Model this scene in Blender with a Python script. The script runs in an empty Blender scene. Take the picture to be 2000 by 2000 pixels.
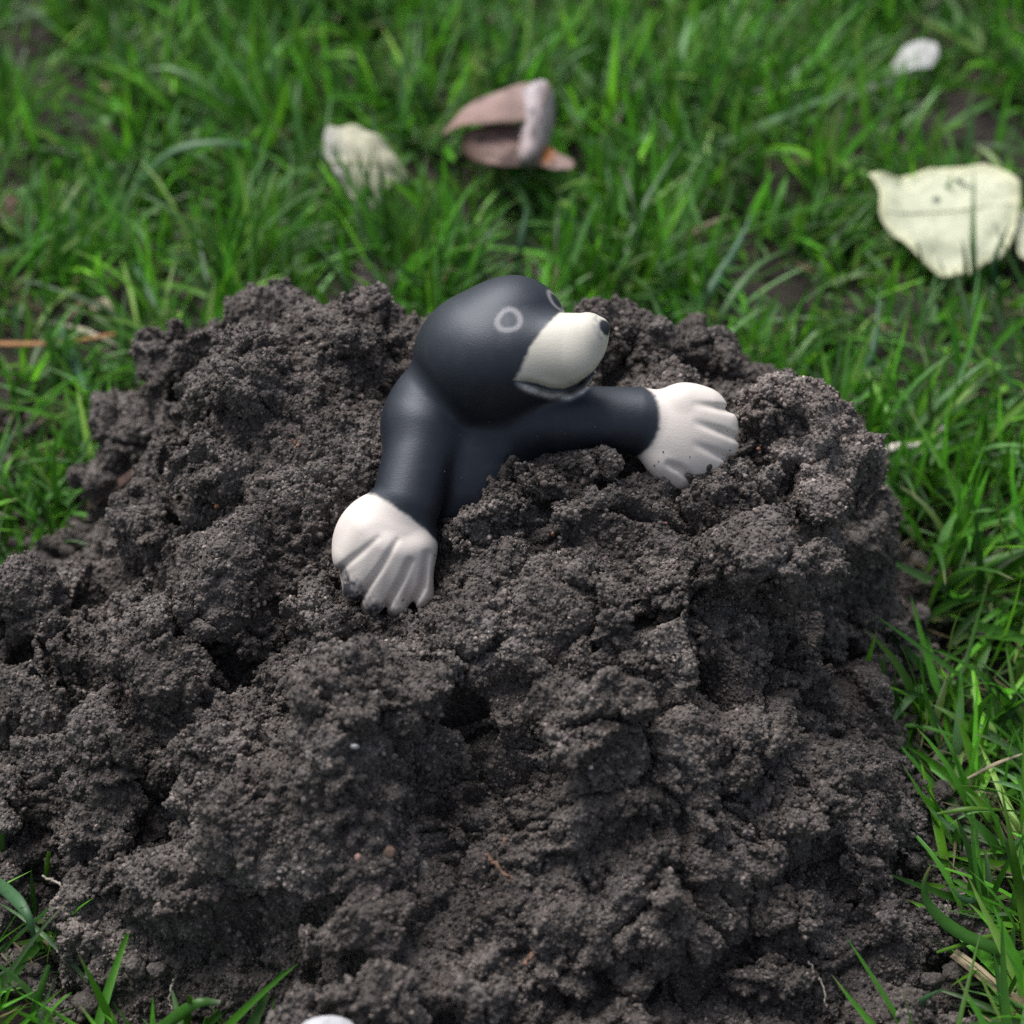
import bpy, math
import numpy as np
from mathutils import Vector

# ------------------------------------------------------------------ camera, world, sun, exposure
scene = bpy.context.scene
C = scene.collection
TH = math.radians(38)
F = np.array([0, math.cos(TH), -math.sin(TH)]); R = np.array([1.0, 0, 0]); U = np.array([0, math.sin(TH), math.cos(TH)])
CAM = np.array([0, 0, 0.12]) - 0.8 * F
cam_d = bpy.data.cameras.new('camera'); cam = bpy.data.objects.new('camera', cam_d); C.objects.link(cam)
cam.location = CAM; cam.rotation_euler = (math.radians(90) - TH, 0, 0)
cam_d.sensor_width = 24; cam_d.lens = 48; cam_d.clip_start = 0.01; cam_d.clip_end = 500
cam_d.dof.use_dof = True; cam_d.dof.focus_distance = 0.79; cam_d.dof.aperture_fstop = 4.6; cam_d.dof.aperture_blades = 9
scene.camera = cam

SUN_EL, SUN_AZ = math.radians(63), math.radians(-42)      # azimuth from +Y towards +X
world = bpy.data.worlds.new('World'); scene.world = world; world.use_nodes = True
wn = world.node_tree.nodes; wl = world.node_tree.links
sky = wn.new('ShaderNodeTexSky'); sky.sky_type = 'NISHITA'; sky.sun_disc = False
sky.sun_elevation = SUN_EL; sky.sun_rotation = SUN_AZ; sky.air_density = 1.0; sky.dust_density = 3.0; sky.ozone_density = 1.0
hs = wn.new('ShaderNodeHueSaturation'); hs.inputs['Saturation'].default_value = 0.6
wl.new(sky.outputs[0], hs.inputs['Color']); wl.new(hs.outputs[0], wn['Background'].inputs[0])
wn['Background'].inputs[1].default_value = 0.052
sun_d = bpy.data.lights.new('sun', 'SUN'); sun = bpy.data.objects.new('sun', sun_d); C.objects.link(sun)
sun_d.energy = 1.5; sun_d.angle = math.radians(42); sun_d.color = (1.0, 0.975, 0.95)
sdir = Vector((math.sin(SUN_AZ) * math.cos(SUN_EL), math.cos(SUN_AZ) * math.cos(SUN_EL), math.sin(SUN_EL)))
sun.rotation_euler = sdir.to_track_quat('Z', 'Y').to_euler()
sun.location = (-1, 1, 3)
scene.view_settings.view_transform = 'Standard'; scene.view_settings.look = 'None'
scene.view_settings.exposure = 1.48; scene.view_settings.gamma = 1; scene.view_settings.use_curve_mapping = False
scene.render.engine = 'CYCLES'; scene.cycles.use_denoising = False; scene.cycles.max_bounces = 6
scene.cycles.diffuse_bounces = 3; scene.cycles.transmission_bounces = 3; scene.cycles.transparent_max_bounces = 4

rng = np.random.default_rng(7)

# ------------------------------------------------------------------ helpers
def P(px, py, d):
    return CAM + d * (F + (px - 1000) * 0.00025 * R + (1000 - py) * 0.00025 * U)
def PZ(px, py, z):
    v = F + (px - 1000) * 0.00025 * R + (1000 - py) * 0.00025 * U
    return CAM + v * ((z - CAM[2]) / v[2])
def tag(o, label=None, cat=None, group=None, kind=None):
    if label: o['label'] = label
    if cat: o['category'] = cat
    if group: o['group'] = group
    if kind: o['kind'] = kind
    return o
def mesh_np(name, V, Fc, nverts=4):
    me = bpy.data.meshes.new(name)
    V = np.asarray(V, dtype=np.float32); Fc = np.asarray(Fc, dtype=np.int32)
    me.vertices.add(len(V)); me.vertices.foreach_set('co', V.ravel())
    me.loops.add(Fc.size); me.loops.foreach_set('vertex_index', Fc.ravel())
    me.polygons.add(len(Fc)); me.polygons.foreach_set('loop_start', np.arange(0, Fc.size, Fc.shape[1], dtype=np.int32))
    me.update(calc_edges=True); me.validate()
    return me
def smooth(me):
    me.polygons.foreach_set('use_smooth', np.ones(len(me.polygons), dtype=bool)); me.update()
def link(name, me, mat=None, parent=None):
    o = bpy.data.objects.new(name, me); C.objects.link(o)
    if mat is not None:
        me.materials.clear(); me.materials.append(mat)
    if parent is not None: o.parent = parent
    return o
def empty(name, loc):
    o = bpy.data.objects.new(name, None); C.objects.link(o); o.location = loc; o.empty_display_size = 0.01
    return o
def get_co(me):
    a = np.empty(len(me.vertices) * 3, dtype=np.float32); me.vertices.foreach_get('co', a); return a.reshape(-1, 3)
def set_co(me, a):
    me.vertices.foreach_set('co', np.ascontiguousarray(a, dtype=np.float32).ravel()); me.update()
def get_no(me):
    n = len(me.vertices); a = np.empty(n * 3, dtype=np.float32); me.vertex_normals.foreach_get('vector', a); return a.reshape(-1, 3)
def fattr(me, name, vals):
    at = me.attributes.new(name, 'FLOAT', 'POINT'); at.data.foreach_set('value', np.ascontiguousarray(vals, dtype=np.float32))
def cattr(me, name, vals):
    at = me.attributes.new(name, 'FLOAT_COLOR', 'POINT')
    v = np.ones((len(vals), 4), dtype=np.float32); v[:, :3] = vals; at.data.foreach_set('color', v.ravel())
def hsh(ix, iy, iz, s):
    h = (ix.astype(np.uint32) * np.uint32(374761393) + iy.astype(np.uint32) * np.uint32(668265263)
         + iz.astype(np.uint32) * np.uint32(2147483647) + np.uint32(s * 1274126177 & 0xffffffff))
    h = (h ^ (h >> np.uint32(13))) * np.uint32(1274126177)
    h = h ^ (h >> np.uint32(16)); h = h * np.uint32(2246822519); h = h ^ (h >> np.uint32(15))
    return h
def vnoise(p, cell, seed=0):                       # value noise -1..1
    q = p / cell; i = np.floor(q).astype(np.int64); f = (q - i).astype(np.float32); f = f * f * (3 - 2 * f)
    out = np.zeros(len(p), dtype=np.float32)
    for dx in (0, 1):
        for dy in (0, 1):
            for dz in (0, 1):
                h = hsh(i[:, 0] + dx, i[:, 1] + dy, i[:, 2] + dz, seed).astype(np.float32) / 2147483648.0 - 1
                w = (f[:, 0] if dx else 1 - f[:, 0]) * (f[:, 1] if dy else 1 - f[:, 1]) * (f[:, 2] if dz else 1 - f[:, 2])
                out += h * w
    return out
def worley(p, cell, seed=0):                       # distance to nearest feature, in cells
    out = np.empty(len(p), dtype=np.float32)
    for s in range(0, len(p), 200000):
        q = (p[s:s + 200000] / cell); i = np.floor(q).astype(np.int64); f = (q - i).astype(np.float32)
        best = np.full(len(q), 9, dtype=np.float32)
        for dx in (-1, 0, 1):
            for dy in (-1, 0, 1):
                for dz in (-1, 0, 1):
                    h = hsh(i[:, 0] + dx, i[:, 1] + dy, i[:, 2] + dz, seed)
                    ax = (h & np.uint32(1023)).astype(np.float32) / 1023 + (dx - f[:, 0])
                    ay = ((h >> np.uint32(10)) & np.uint32(1023)).astype(np.float32) / 1023 + (dy - f[:, 1])
                    az = ((h >> np.uint32(20)) & np.uint32(1023)).astype(np.float32) / 1023 + (dz - f[:, 2])
                    np.minimum(best, ax * ax + ay * ay + az * az, out=best)
        out[s:s + 200000] = np.sqrt(best)
    return out

def blocks(p, cell, seed):                        # F1, F2, id noise, per-cell tilt height
    n = len(p); F1 = np.full(n, 9, dtype=np.float32); F2 = F1.copy(); ID = np.zeros(n, dtype=np.uint32); D = np.zeros((n, 3), dtype=np.float32)
    q = p / cell; i = np.floor(q).astype(np.int64); f = (q - i).astype(np.float32)
    for dx in (-1, 0, 1):
        for dy in (-1, 0, 1):
            for dz in (-1, 0, 1):
                h = hsh(i[:, 0] + dx, i[:, 1] + dy, i[:, 2] + dz, seed)
                v = np.stack([(h & np.uint32(1023)).astype(np.float32) / 1023 + (dx - f[:, 0]), ((h >> np.uint32(10)) & np.uint32(1023)).astype(np.float32) / 1023 + (dy - f[:, 1]),
                              ((h >> np.uint32(20)) & np.uint32(1023)).astype(np.float32) / 1023 + (dz - f[:, 2])], 1)
                d = (v * v).sum(1); c = d < F1
                F2 = np.where(c, F1, np.minimum(F2, d)); ID = np.where(c, h, ID); D[c] = v[c]; F1 = np.where(c, d, F1)
    F1, F2 = np.sqrt(F1), np.sqrt(F2)
    g = ID * np.uint32(2654435761); g ^= g >> np.uint32(15)
    a = (g & np.uint32(255)).astype(np.float32) / 255; b = ((g >> np.uint32(8)) & np.uint32(255)).astype(np.float32) / 127.5 - 1
    c = ((g >> np.uint32(16)) & np.uint32(255)).astype(np.float32) / 127.5 - 1; e = ((g >> np.uint32(24)) & np.uint32(255)).astype(np.float32) / 127.5 - 1
    return F1, F2, a - 0.5, D[:, 0] * b + D[:, 1] * c + D[:, 2] * e

def mat_new(name):
    m = bpy.data.materials.new(name); m.use_nodes = True
    return m, m.node_tree.nodes, m.node_tree.links, m.node_tree.nodes['Principled BSDF']
def tex_noise(n, l, scale, detail=4, rough=0.6, vec=None):
    t = n.new('ShaderNodeTexNoise'); t.inputs['Scale'].default_value = scale; t.inputs['Detail'].default_value = detail
    t.inputs['Roughness'].default_value = rough
    if vec is not None: l.new(vec, t.inputs['Vector'])
    return t
def ramp(n, l, src, stops):
    r = n.new('ShaderNodeValToRGB'); l.new(src, r.inputs[0])
    e = r.color_ramp.elements
    e[0].position, e[0].color = stops[0][0], (*stops[0][1], 1)
    e[1].position, e[1].color = stops[-1][0], (*stops[-1][1], 1)
    for pos, c in stops[1:-1]:
        x = e.new(pos); x.color = (*c, 1)
    return r
def bump(n, l, src, strength, dist, normal=None):
    b = n.new('ShaderNodeBump'); b.inputs['Strength'].default_value = strength; b.inputs['Distance'].default_value = dist
    l.new(src, b.inputs['Height'])
    if normal is not None: l.new(normal, b.inputs['Normal'])
    return b
def mixc(n, l, fac, a, b, mode='MIX'):
    m = n.new('ShaderNodeMix'); m.data_type = 'RGBA'; m.blend_type = mode
    for s, v in ((m.inputs[0], fac), (m.inputs[6], a), (m.inputs[7], b)):
        if isinstance(v, (int, float)): s.default_value = v
        elif isinstance(v, tuple): s.default_value = (*v, 1)
        else: l.new(v, s)
    return m.outputs[2]

# ------------------------------------------------------------------ materials
def soil_material(name, k=1.0, grain=False):
    m, n, l, b = mat_new(name)
    tc = n.new('ShaderNodeNewGeometry').outputs['Position']
    a = tex_noise(n, l, 38, 5, 0.6, tc)
    c1 = ramp(n, l, a.outputs[0], [(0.3, (0.062 * k, 0.052 * k, 0.047 * k)), (0.52, (0.106 * k, 0.092 * k, 0.084 * k)), (0.72, (0.185 * k, 0.164 * k, 0.152 * k))])
    f = tex_noise(n, l, 900, 3, 0.7, tc)
    c2 = ramp(n, l, f.outputs[0], [(0.3, (0.55, 0.54, 0.53)), (0.55, (1, 1, 1)), (0.72, (1.7, 1.65, 1.6))])
    col = mixc(n, l, 1.0, c1.outputs[0], c2.outputs[0], 'MULTIPLY')
    # rusty stains and pale quartz specks
    r = tex_noise(n, l, 30, 3, 0.5, tc)
    rr = ramp(n, l, r.outputs[0], [(0.70, (0, 0, 0)), (0.80, (0.5, 0.5, 0.5))])
    col = mixc(n, l, rr.outputs[0], col, (0.16, 0.075, 0.045))
    v = n.new('ShaderNodeTexVoronoi'); v.inputs['Scale'].default_value = 700; l.new(tc, v.inputs['Vector'])
    sp = ramp(n, l, v.outputs['Color'], [(0.90, (0, 0, 0)), (0.95, (0.3, 0.3, 0.3))])
    col = mixc(n, l, sp.outputs[0], col, (0.34, 0.32, 0.31))
    if grain:
        oi = n.new('ShaderNodeObjectInfo')
        g = ramp(n, l, oi.outputs['Random'], [(0.0, (0.42, 0.41, 0.40)), (0.5, (0.95, 0.95, 0.95)), (0.9, (1.6, 1.56, 1.54)), (0.985, (2.0, 1.95, 1.92)), (1.0, (3.4, 3.2, 3.1))])
        col = mixc(n, l, 1.0, col, g.outputs[0], 'MULTIPLY')
    l.new(col, b.inputs['Base Color'])
    b.inputs['Roughness'].default_value = 0.85; b.inputs['Specular IOR Level'].default_value = 0.35
    bb = bump(n, l, f.outputs[0], 0.8, 0.0009)
    if not grain:
        v2 = n.new('ShaderNodeTexVoronoi'); v2.inputs['Scale'].default_value = 650; l.new(tc, v2.inputs['Vector'])
        inv = n.new('ShaderNodeMath'); inv.operation = 'SUBTRACT'; inv.inputs[0].default_value = 1; l.new(v2.outputs['Distance'], inv.inputs[1])
        bb = bump(n, l, inv.outputs[0], 0.9, 0.0008, bb.outputs[0])
    l.new(bb.outputs[0], b.inputs['Normal'])
    return m
M_SOIL = soil_material('dark_soil'); M_GRAIN = soil_material('soil_grain', 1.0, True)
M_SANDY = soil_material('sandy_soil', 1.8); M_SANDG = soil_material('sandy_grain', 1.8, True)

def ground_material():
    m, n, l, b = mat_new('bare_earth')
    tc = n.new('ShaderNodeNewGeometry').outputs['Position']
    a = tex_noise(n, l, 25, 6, 0.65, tc)
    c = ramp(n, l, a.outputs[0], [(0.35, (0.022, 0.018, 0.015)), (0.6, (0.05, 0.042, 0.036)), (0.75, (0.075, 0.065, 0.05))])
    g = tex_noise(n, l, 6, 5, 0.6, tc)
    ln = n.new('ShaderNodeVectorMath'); ln.operation = 'LENGTH'; l.new(tc, ln.inputs[0])
    far = ramp(n, l, ln.outputs['Value'], [(0.0, (0, 0, 0)), (1.0, (1, 1, 1))])
    mr = n.new('ShaderNodeMapRange'); mr.inputs[1].default_value = 1.6; mr.inputs[2].default_value = 2.6; l.new(ln.outputs['Value'], mr.inputs[0])
    gc = ramp(n, l, g.outputs[0], [(0.3, (0.022, 0.055, 0.012)), (0.7, (0.05, 0.10, 0.025))])
    col = mixc(n, l, mr.outputs[0], c.outputs[0], gc.outputs[0])
    l.new(col, b.inputs['Base Color']); b.inputs['Roughness'].default_value = 0.95; b.inputs['Specular IOR Level'].default_value = 0.2
    f = tex_noise(n, l, 350, 5, 0.7, tc)
    l.new(bump(n, l, f.outputs[0], 1.0, 0.003).outputs[0], b.inputs['Normal'])
    return m
M_GROUND = ground_material()

def attr_material(name, rough=0.5, trans=0.0, spec=0.4, bump_scale=None, bump_d=0.0004, mottle=0.25):
    m, n, l, b = mat_new(name)
    at = n.new('ShaderNodeAttribute'); at.attribute_name = 'col'
    tc = n.new('ShaderNodeNewGeometry').outputs['Position']
    ns = tex_noise(n, l, 220, 4, 0.6, tc)
    mm = ramp(n, l, ns.outputs[0], [(0.3, (1 - mottle,) * 3), (0.7, (1 + mottle,) * 3)])
    col = mixc(n, l, 1.0, at.outputs['Color'], mm.outputs[0], 'MULTIPLY')
    l.new(col, b.inputs['Base Color']); b.inputs['Roughness'].default_value = rough; b.inputs['Specular IOR Level'].default_value = spec
    if bump_scale:
        f = tex_noise(n, l, bump_scale, 4, 0.6, tc); l.new(bump(n, l, f.outputs[0], 0.6, bump_d).outputs[0], b.inputs['Normal'])
    if trans > 0:
        t = n.new('ShaderNodeBsdfTranslucent'); l.new(col, t.inputs[0])
        ms = n.new('ShaderNodeMixShader'); ms.inputs[0].default_value = trans
        l.new(b.outputs[0], ms.inputs[1]); l.new(t.outputs[0], ms.inputs[2]); l.new(ms.outputs[0], n['Material Output'].inputs[0])
    return m
M_GRASS = attr_material('grass_blade', 0.42, 0.38, 0.45, None, mottle=0.12)
M_LEAF = attr_material('fallen_leaf', 0.6, 0.25, 0.3, 500, 0.0006, 0.14)
M_TWIG = attr_material('dry_stem', 0.7, 0.0, 0.3, 600, 0.0004, 0.3)

# ------------------------------------------------------------------ height of the molehill
pts_pz = [(700,590,.148),(780,650,.108),(600,640,.137),(485,665,.128),(350,725,.086),(410,780,.115),(280,830,.058),(300,950,.058),(450,820,.128),
 (500,1000,.112),(600,860,.131),(690,900,.130),(350,1100,.083),(420,1250,.088),(150,1270,.066),(100,1400,.050),(30,1560,.028),(250,1500,.052),
 (250,1640,.034),(70,1760,.0),(250,1850,.012),(400,1960,.004),(450,1750,.046),(600,1600,.092),(720,1450,.110),(760,1320,.117),
 (900,1250,.100),(1000,1400,.082),(1030,1550,.076),(900,1700,.062),(720,1800,.068),(600,1960,.012),(900,1970,.040),(1150,1450,.108),
 (1300,1450,.106),(1300,1340,.106),(1350,1230,.100),(1250,1130,.108),(1050,1080,.114),(900,1150,.106),(650,1230,.092),(640,1130,.102),(750,1110,.100),(700,1040,.106),(1450,1400,.080),
 (1510,1295,.028),(1610,1310,.012),(1600,1245,.035),(1550,1250,.045),(1550,850,.134),(1450,940,.126),(1340,860,.119),(1425,800,.122),(1470,860,.126),(1530,1080,.112),(1650,1000,.074),(1710,960,.040),(1800,1050,-.012),(1765,1130,.008),
 (1790,1300,.005),(1650,1450,.046),(1760,1480,.022),(1500,1600,.058),(1700,1700,.020),(1860,1850,.003),(1800,1700,.004),(1500,1900,.022),(1300,1750,.042),
 (1250,1950,.026),(1150,1800,.042),(1700,1960,.008),(1230,630,.120),(1350,710,.102),(1450,770,.106),(1560,800,.108),(100,1150,.010),(0,1250,.016),
 (0,1450,.035),(1000,965,.131),(950,985,.129),(880,985,.121),(1080,930,.134),(1180,925,.131),(1290,975,.121),(760,1250,.078),(690,1200,.083),(830,1215,.088),(840,1180,.102),(560,720,.142),(735,760,.122),(1050,700,.115),(900,620,.10),(1300,700,.106),(180,880,-.012),(100,1075,-.006),(0,1100,-.006),(1830,1100,-.012),(1850,1250,-.012),(1800,950,-.012),(800,1520,.080),(850,1790,.040),(520,1490,.040),(555,1330,.064),(60,940,-.012),(150,990,-.012),(0,1010,-.012),(225,930,-.008),(130,700,-.012),(190,810,-.012),(240,740,-.012),(1850,1000,-.012),(1890,1150,-.012),(1880,1300,-.012),(1850,1420,-.012),(1880,1570,-.010),(1820,900,-.012),(1950,1700,-.010)]
ctrl = [tuple(PZ(a, b, z)) for a, b, z in pts_pz]
ctrl += [(-.30,.10,-.01),(-.27,.20,-.01),(-.14,.23,-.01),(.02,.24,-.01),(.16,.22,-.01),(.25,.15,-.01),(.30,.04,-.01),(.31,-.06,-.01),(.27,-.15,-.01),
 (.25,-.22,-.01),(.15,-.30,-.01),(.0,-.33,-.01),(-.12,-.31,-.01),(-.2,-.22,-.012),(-.28,-.17,-.01),(-.30,-.06,.016),(-.31,.02,-.004),(-.38,-.06,-.01),(-.4,.1,-.01),
 (-.27,.03,.004),(-.36,-.25,-.01),(.38,-.2,-.01),(.38,.15,-.01),(0,.34,-.01),(-.3,.3,-.01),(.3,.3,-.01),(0,-.4,-.01),(.25,-.36,-.01),(-.25,-.36,-.01),(-.08,-.24,.03),(.06,-.24,.025)]
ctrl = np.array(ctrl)
def _phi(r): return np.sqrt(r * r + 0.02 ** 2)
_D = np.linalg.norm(ctrl[:, None, :2] - ctrl[None, :, :2], axis=2)
_A = _phi(_D) - 0.0015 * np.eye(len(ctrl))
_W = np.linalg.solve(_A, ctrl[:, 2] + 0.01)
def H(xy):
    xy = np.atleast_2d(xy); out = np.empty(len(xy))
    for s in range(0, len(xy), 20000):
        q = xy[s:s + 20000, :2]
        d = np.sqrt((q[:, None, 0] - ctrl[None, :, 0]) ** 2 + (q[:, None, 1] - ctrl[None, :, 1]) ** 2)
        out[s:s + 20000] = _phi(d) @ _W - 0.01
    r = np.hypot((xy[:, 0] + .01) / 0.38, (xy[:, 1] + .04) / 0.33)
    k = np.clip((1.12 - r) / 0.2, 0, 1)
    return np.clip(out, -0.012, 0.16) * k - 0.012 * (1 - k)
# cached height grid for quick look-ups
GX = np.linspace(-.45, .45, 301); GY = np.linspace(-.45, .4, 285)
_gx, _gy = np.meshgrid(GX, GY, indexing='ij')
HG = H(np.stack([_gx.ravel(), _gy.ravel()], 1)).reshape(_gx.shape)
def Hq(x, y):
    u = np.clip((np.asarray(x) - GX[0]) / (GX[1] - GX[0]), 0, len(GX) - 1.001); v = np.clip((np.asarray(y) - GY[0]) / (GY[1] - GY[0]), 0, len(GY) - 1.001)
    i = u.astype(int); j = v.astype(int); a = u - i; b = v - j
    h = HG[i, j] * (1 - a) * (1 - b) + HG[i + 1, j] * a * (1 - b) + HG[i, j + 1] * (1 - a) * b + HG[i + 1, j + 1] * a * b
    return h
def hit(px, py):
    v = F + (px - 1000) * 0.00025 * R + (1000 - py) * 0.00025 * U
    for d in np.arange(0.55, 3.0, 0.001):
        p = CAM + v * d
        if p[2] <= max(0, float(Hq(p[0], p[1]))) if (abs(p[0]) < .44 and -.44 < p[1] < .39) else p[2] <= 0:
            return p, d
    return p, d

# ------------------------------------------------------------------ ground
def ground():
    N = 420
    t = np.linspace(-1, 1, N)
    g = np.sign(t) * (0.9 * np.abs(t) + 60 * np.abs(t) ** 9)
    X, Y = np.meshgrid(g, g + 0.25, indexing='ij')
    p = np.stack([X.ravel(), Y.ravel(), np.zeros(X.size)], 1)
    near = np.clip((2.0 - np.hypot(p[:, 0], p[:, 1])) / 0.5, 0, 1)
    z = (0.010 * vnoise(p, 0.11, 3) + 0.006 * vnoise(p, 0.04, 4)) * near
    z += near * 0.004 * (0.6 - worley(p, 0.018, 5))
    in_m = np.clip(1.2 - np.hypot((p[:, 0] + .01) / 0.33, (p[:, 1] + .04) / 0.28), 0, 1)
    p[:, 2] = z - 0.006 - 0.02 * np.clip(in_m * 3, 0, 1)
    idx = np.arange(N * N).reshape(N, N)
    f = np.stack([idx[:-1, :-1], idx[1:, :-1], idx[1:, 1:], idx[:-1, 1:]], -1).reshape(-1, 4)
    me = mesh_np('ground', p, f); smooth(me)
    return tag(link('ground', me, M_GROUND), kind='structure')
ground()

# ------------------------------------------------------------------ soil detail
MOLE_KEEP = [((930,700,.81),175),((900,860,.82),190),((810,920,.79),90),((760,1080,.775),120),((1150,820,.815),95),((1250,820,.815),95),((1345,850,.815),120)]
MOLE_KEEP = [(P(*a), r * .0002) for a, r in MOLE_KEEP]
def soil_disp(p, calm=0.0):
    w = np.stack([vnoise(p, 0.011, 21), vnoise(p, 0.011, 22), vnoise(p, 0.011, 23)], 1) * 0.0050
    w += np.stack([vnoise(p, 0.004, 24), vnoise(p, 0.004, 25), vnoise(p, 0.004, 26)], 1) * 0.0016
    q = p + w
    mod = np.clip(0.6 + 0.8 * vnoise(p, 0.035, 31), 0.2, 1.35)
    big = np.clip(0.8 + 0.9 * vnoise(p, 0.07, 33), 0.15, 1.3) * (1 - calm)
    F1, F2, idn, tilt = blocks(q, 0.034, 51)
    d = big * (0.0075 * idn + 0.0095 * tilt - 0.0100 * np.exp(-((F2 - F1) / 0.085) ** 2))
    F1, F2, idn, tilt = blocks(q, 0.0135, 52)
    d += mod * (0.0038 * idn + 0.0046 * tilt - 0.0046 * np.exp(-((F2 - F1) / 0.11) ** 2))
    F1, F2, idn, tilt = blocks(q, 0.0062, 53)
    d += (0.5 + 0.5 * mod) * (0.0019 * idn + 0.0022 * tilt - 0.0020 * np.exp(-((F2 - F1) / 0.13) ** 2))
    d += 0.0016 * (0.55 - worley(p, 0.0027, 14))
    d += 0.0006 * vnoise(p, 0.0016, 15)
    return d
def rough_soil(me):
    smooth(me)
    co = get_co(me).astype(np.float64); no = get_no(me)
    co = co + no * (0.005 * vnoise(co, 0.05, 41) + 0.0045 * vnoise(co, 0.018, 42))[:, None]
    calm = np.zeros(len(co))
    for c, rr_ in MOLE_KEEP: calm = np.maximum(calm, np.clip(1.5 - np.linalg.norm(co - c, axis=1) / rr_, 0, .7))
    d = soil_disp(co, calm)
    co2 = co + no * d[:, None]
    set_co(me, co2)
    no = get_no(me)
    co2 = co2 + no * (0.0006 * (0.55 - worley(co2, 0.0016, 16)))[:, None]
    set_co(me, co2)

def ico(sub):
    import bmesh
    bm = bmesh.new(); bmesh.ops.create_icosphere(bm, subdivisions=sub, radius=1)
    v = np.array([q.co[:] for q in bm.verts]); f = np.array([[x.index for x in q.verts] for q in bm.faces]); bm.free()
    return v, f
ICO = {k: ico(k) for k in (1, 2, 3, 5)}
def clod_shape(v, rad, rr, angular=0.85):
    n = rr.normal(size=(14, 3)); n /= np.linalg.norm(n, axis=1)[:, None]
    n = np.vstack([n, -n[:5]]); dist = rr.uniform(0.72, 1.0, len(n))
    dots = v @ n.T
    r = np.min(np.where(dots > 0.05, dist / np.maximum(dots, 0.05), 9), axis=1)
    r = np.minimum(r, 1.12)
    r = angular * r + (1 - angular)
    return v * r[:, None] * np.asarray(rad)

# mole in the way of loose lumps: keep them clear of it
def mole_clear(p, r):
    return all(np.linalg.norm((p - c)) > rr + r * 0.95 for c, rr in MOLE_KEEP)

def molehill():
    xs = np.arange(-.40, .401, 0.004); ys = np.arange(-.36, .32, 0.004)
    X, Y = np.meshgrid(xs, ys, indexing='ij'); Z = H(np.stack([X.ravel(), Y.ravel()], 1))
    n, mm = X.shape
    top = np.stack([X.ravel(), Y.ravel(), Z], 1); bot = top.copy(); bot[:, 2] = -0.03
    V = [top, bot]; idx = np.arange(n * mm).reshape(n, mm)
    f = np.stack([idx[:-1, :-1], idx[1:, :-1], idx[1:, 1:], idx[:-1, 1:]], -1).reshape(-1, 4)
    Fs = [f, f[:, ::-1] + n * mm]
    loop = np.concatenate([idx[:, 0], idx[-1, 1:], idx[-2::-1, -1], idx[0, -2:0:-1]]); nx = np.roll(loop, -1)
    Fs.append(np.stack([loop + n * mm, nx + n * mm, nx, loop], 1))
    vv, ff = ICO[3]; off = 2 * n * mm; tri = []
    rr = np.random.default_rng(5)
    cnt = 0
    while cnt < 420:
        x = rr.uniform(-.36, .33); y = rr.uniform(-.30, .21); z = float(Hq(x, y))
        if z < 0.0: continue
        r = 0.005 + 0.025 * rr.random() ** 3.2
        e = 0.003
        nrm = np.array([-(Hq(x + e, y) - Hq(x - e, y)) / (2 * e), -(Hq(x, y + e) - Hq(x, y - e)) / (2 * e), 1.0]); nrm /= np.linalg.norm(nrm)
        c = np.array([x, y, z]) - nrm * r * rr.uniform(-0.1, 0.55)
        if not mole_clear(c, r): continue
        cnt += 1
        s = clod_shape(vv, r * rr.uniform(0.75, 1.3, 3), rr) + c
        V.append(s); tri.append(ff + off); off += len(vv)
    V = np.vstack(V); Q = np.vstack(Fs); T = np.vstack(tri)
    me = bpy.data.meshes.new('raw'); 
    me.vertices.add(len(V)); me.vertices.foreach_set('co', V.astype(np.float32).ravel())
    lo = np.concatenate([Q.ravel(), T.ravel()]).astype(np.int32)
    me.loops.add(len(lo)); me.loops.foreach_set('vertex_index', lo)
    st = np.concatenate([np.arange(len(Q)) * 4, len(Q) * 4 + np.arange(len(T)) * 3]).astype(np.int32)
    me.polygons.add(len(st)); me.polygons.foreach_set('loop_start', st); me.update(calc_edges=True)
    tmp = bpy.data.objects.new('tmp', me); C.objects.link(tmp)
    md = tmp.modifiers.new('r', 'REMESH'); md.mode = 'VOXEL'; md.voxel_size = 0.00125
    dg = bpy.context.evaluated_depsgraph_get()
    out = bpy.data.meshes.new_from_object(tmp.evaluated_get(dg))
    bpy.data.objects.remove(tmp); bpy.data.meshes.remove(me)
    co = get_co(out)
    q = np.empty(len(out.polygons) * 4, dtype=np.int32); out.loops.foreach_get('vertex_index', q); q = q.reshape(-1, 4)
    keepv = (co[:, 2] > -0.0105)
    q = q[keepv[q].all(1)]
    used = np.unique(q); remap = -np.ones(len(co), dtype=np.int32); remap[used] = np.arange(len(used))
    m2 = mesh_np('molehill', co[used], remap[q]); bpy.data.meshes.remove(out)
    rough_soil(m2)
    o = link('molehill', m2, M_SOIL)
    tag(o, kind='structure'); o['label'] = 'broad heap of crumbly dark grey soil pushed up through the lawn'
    print('molehill quads', len(q))
    return o
hill = molehill()

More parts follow.
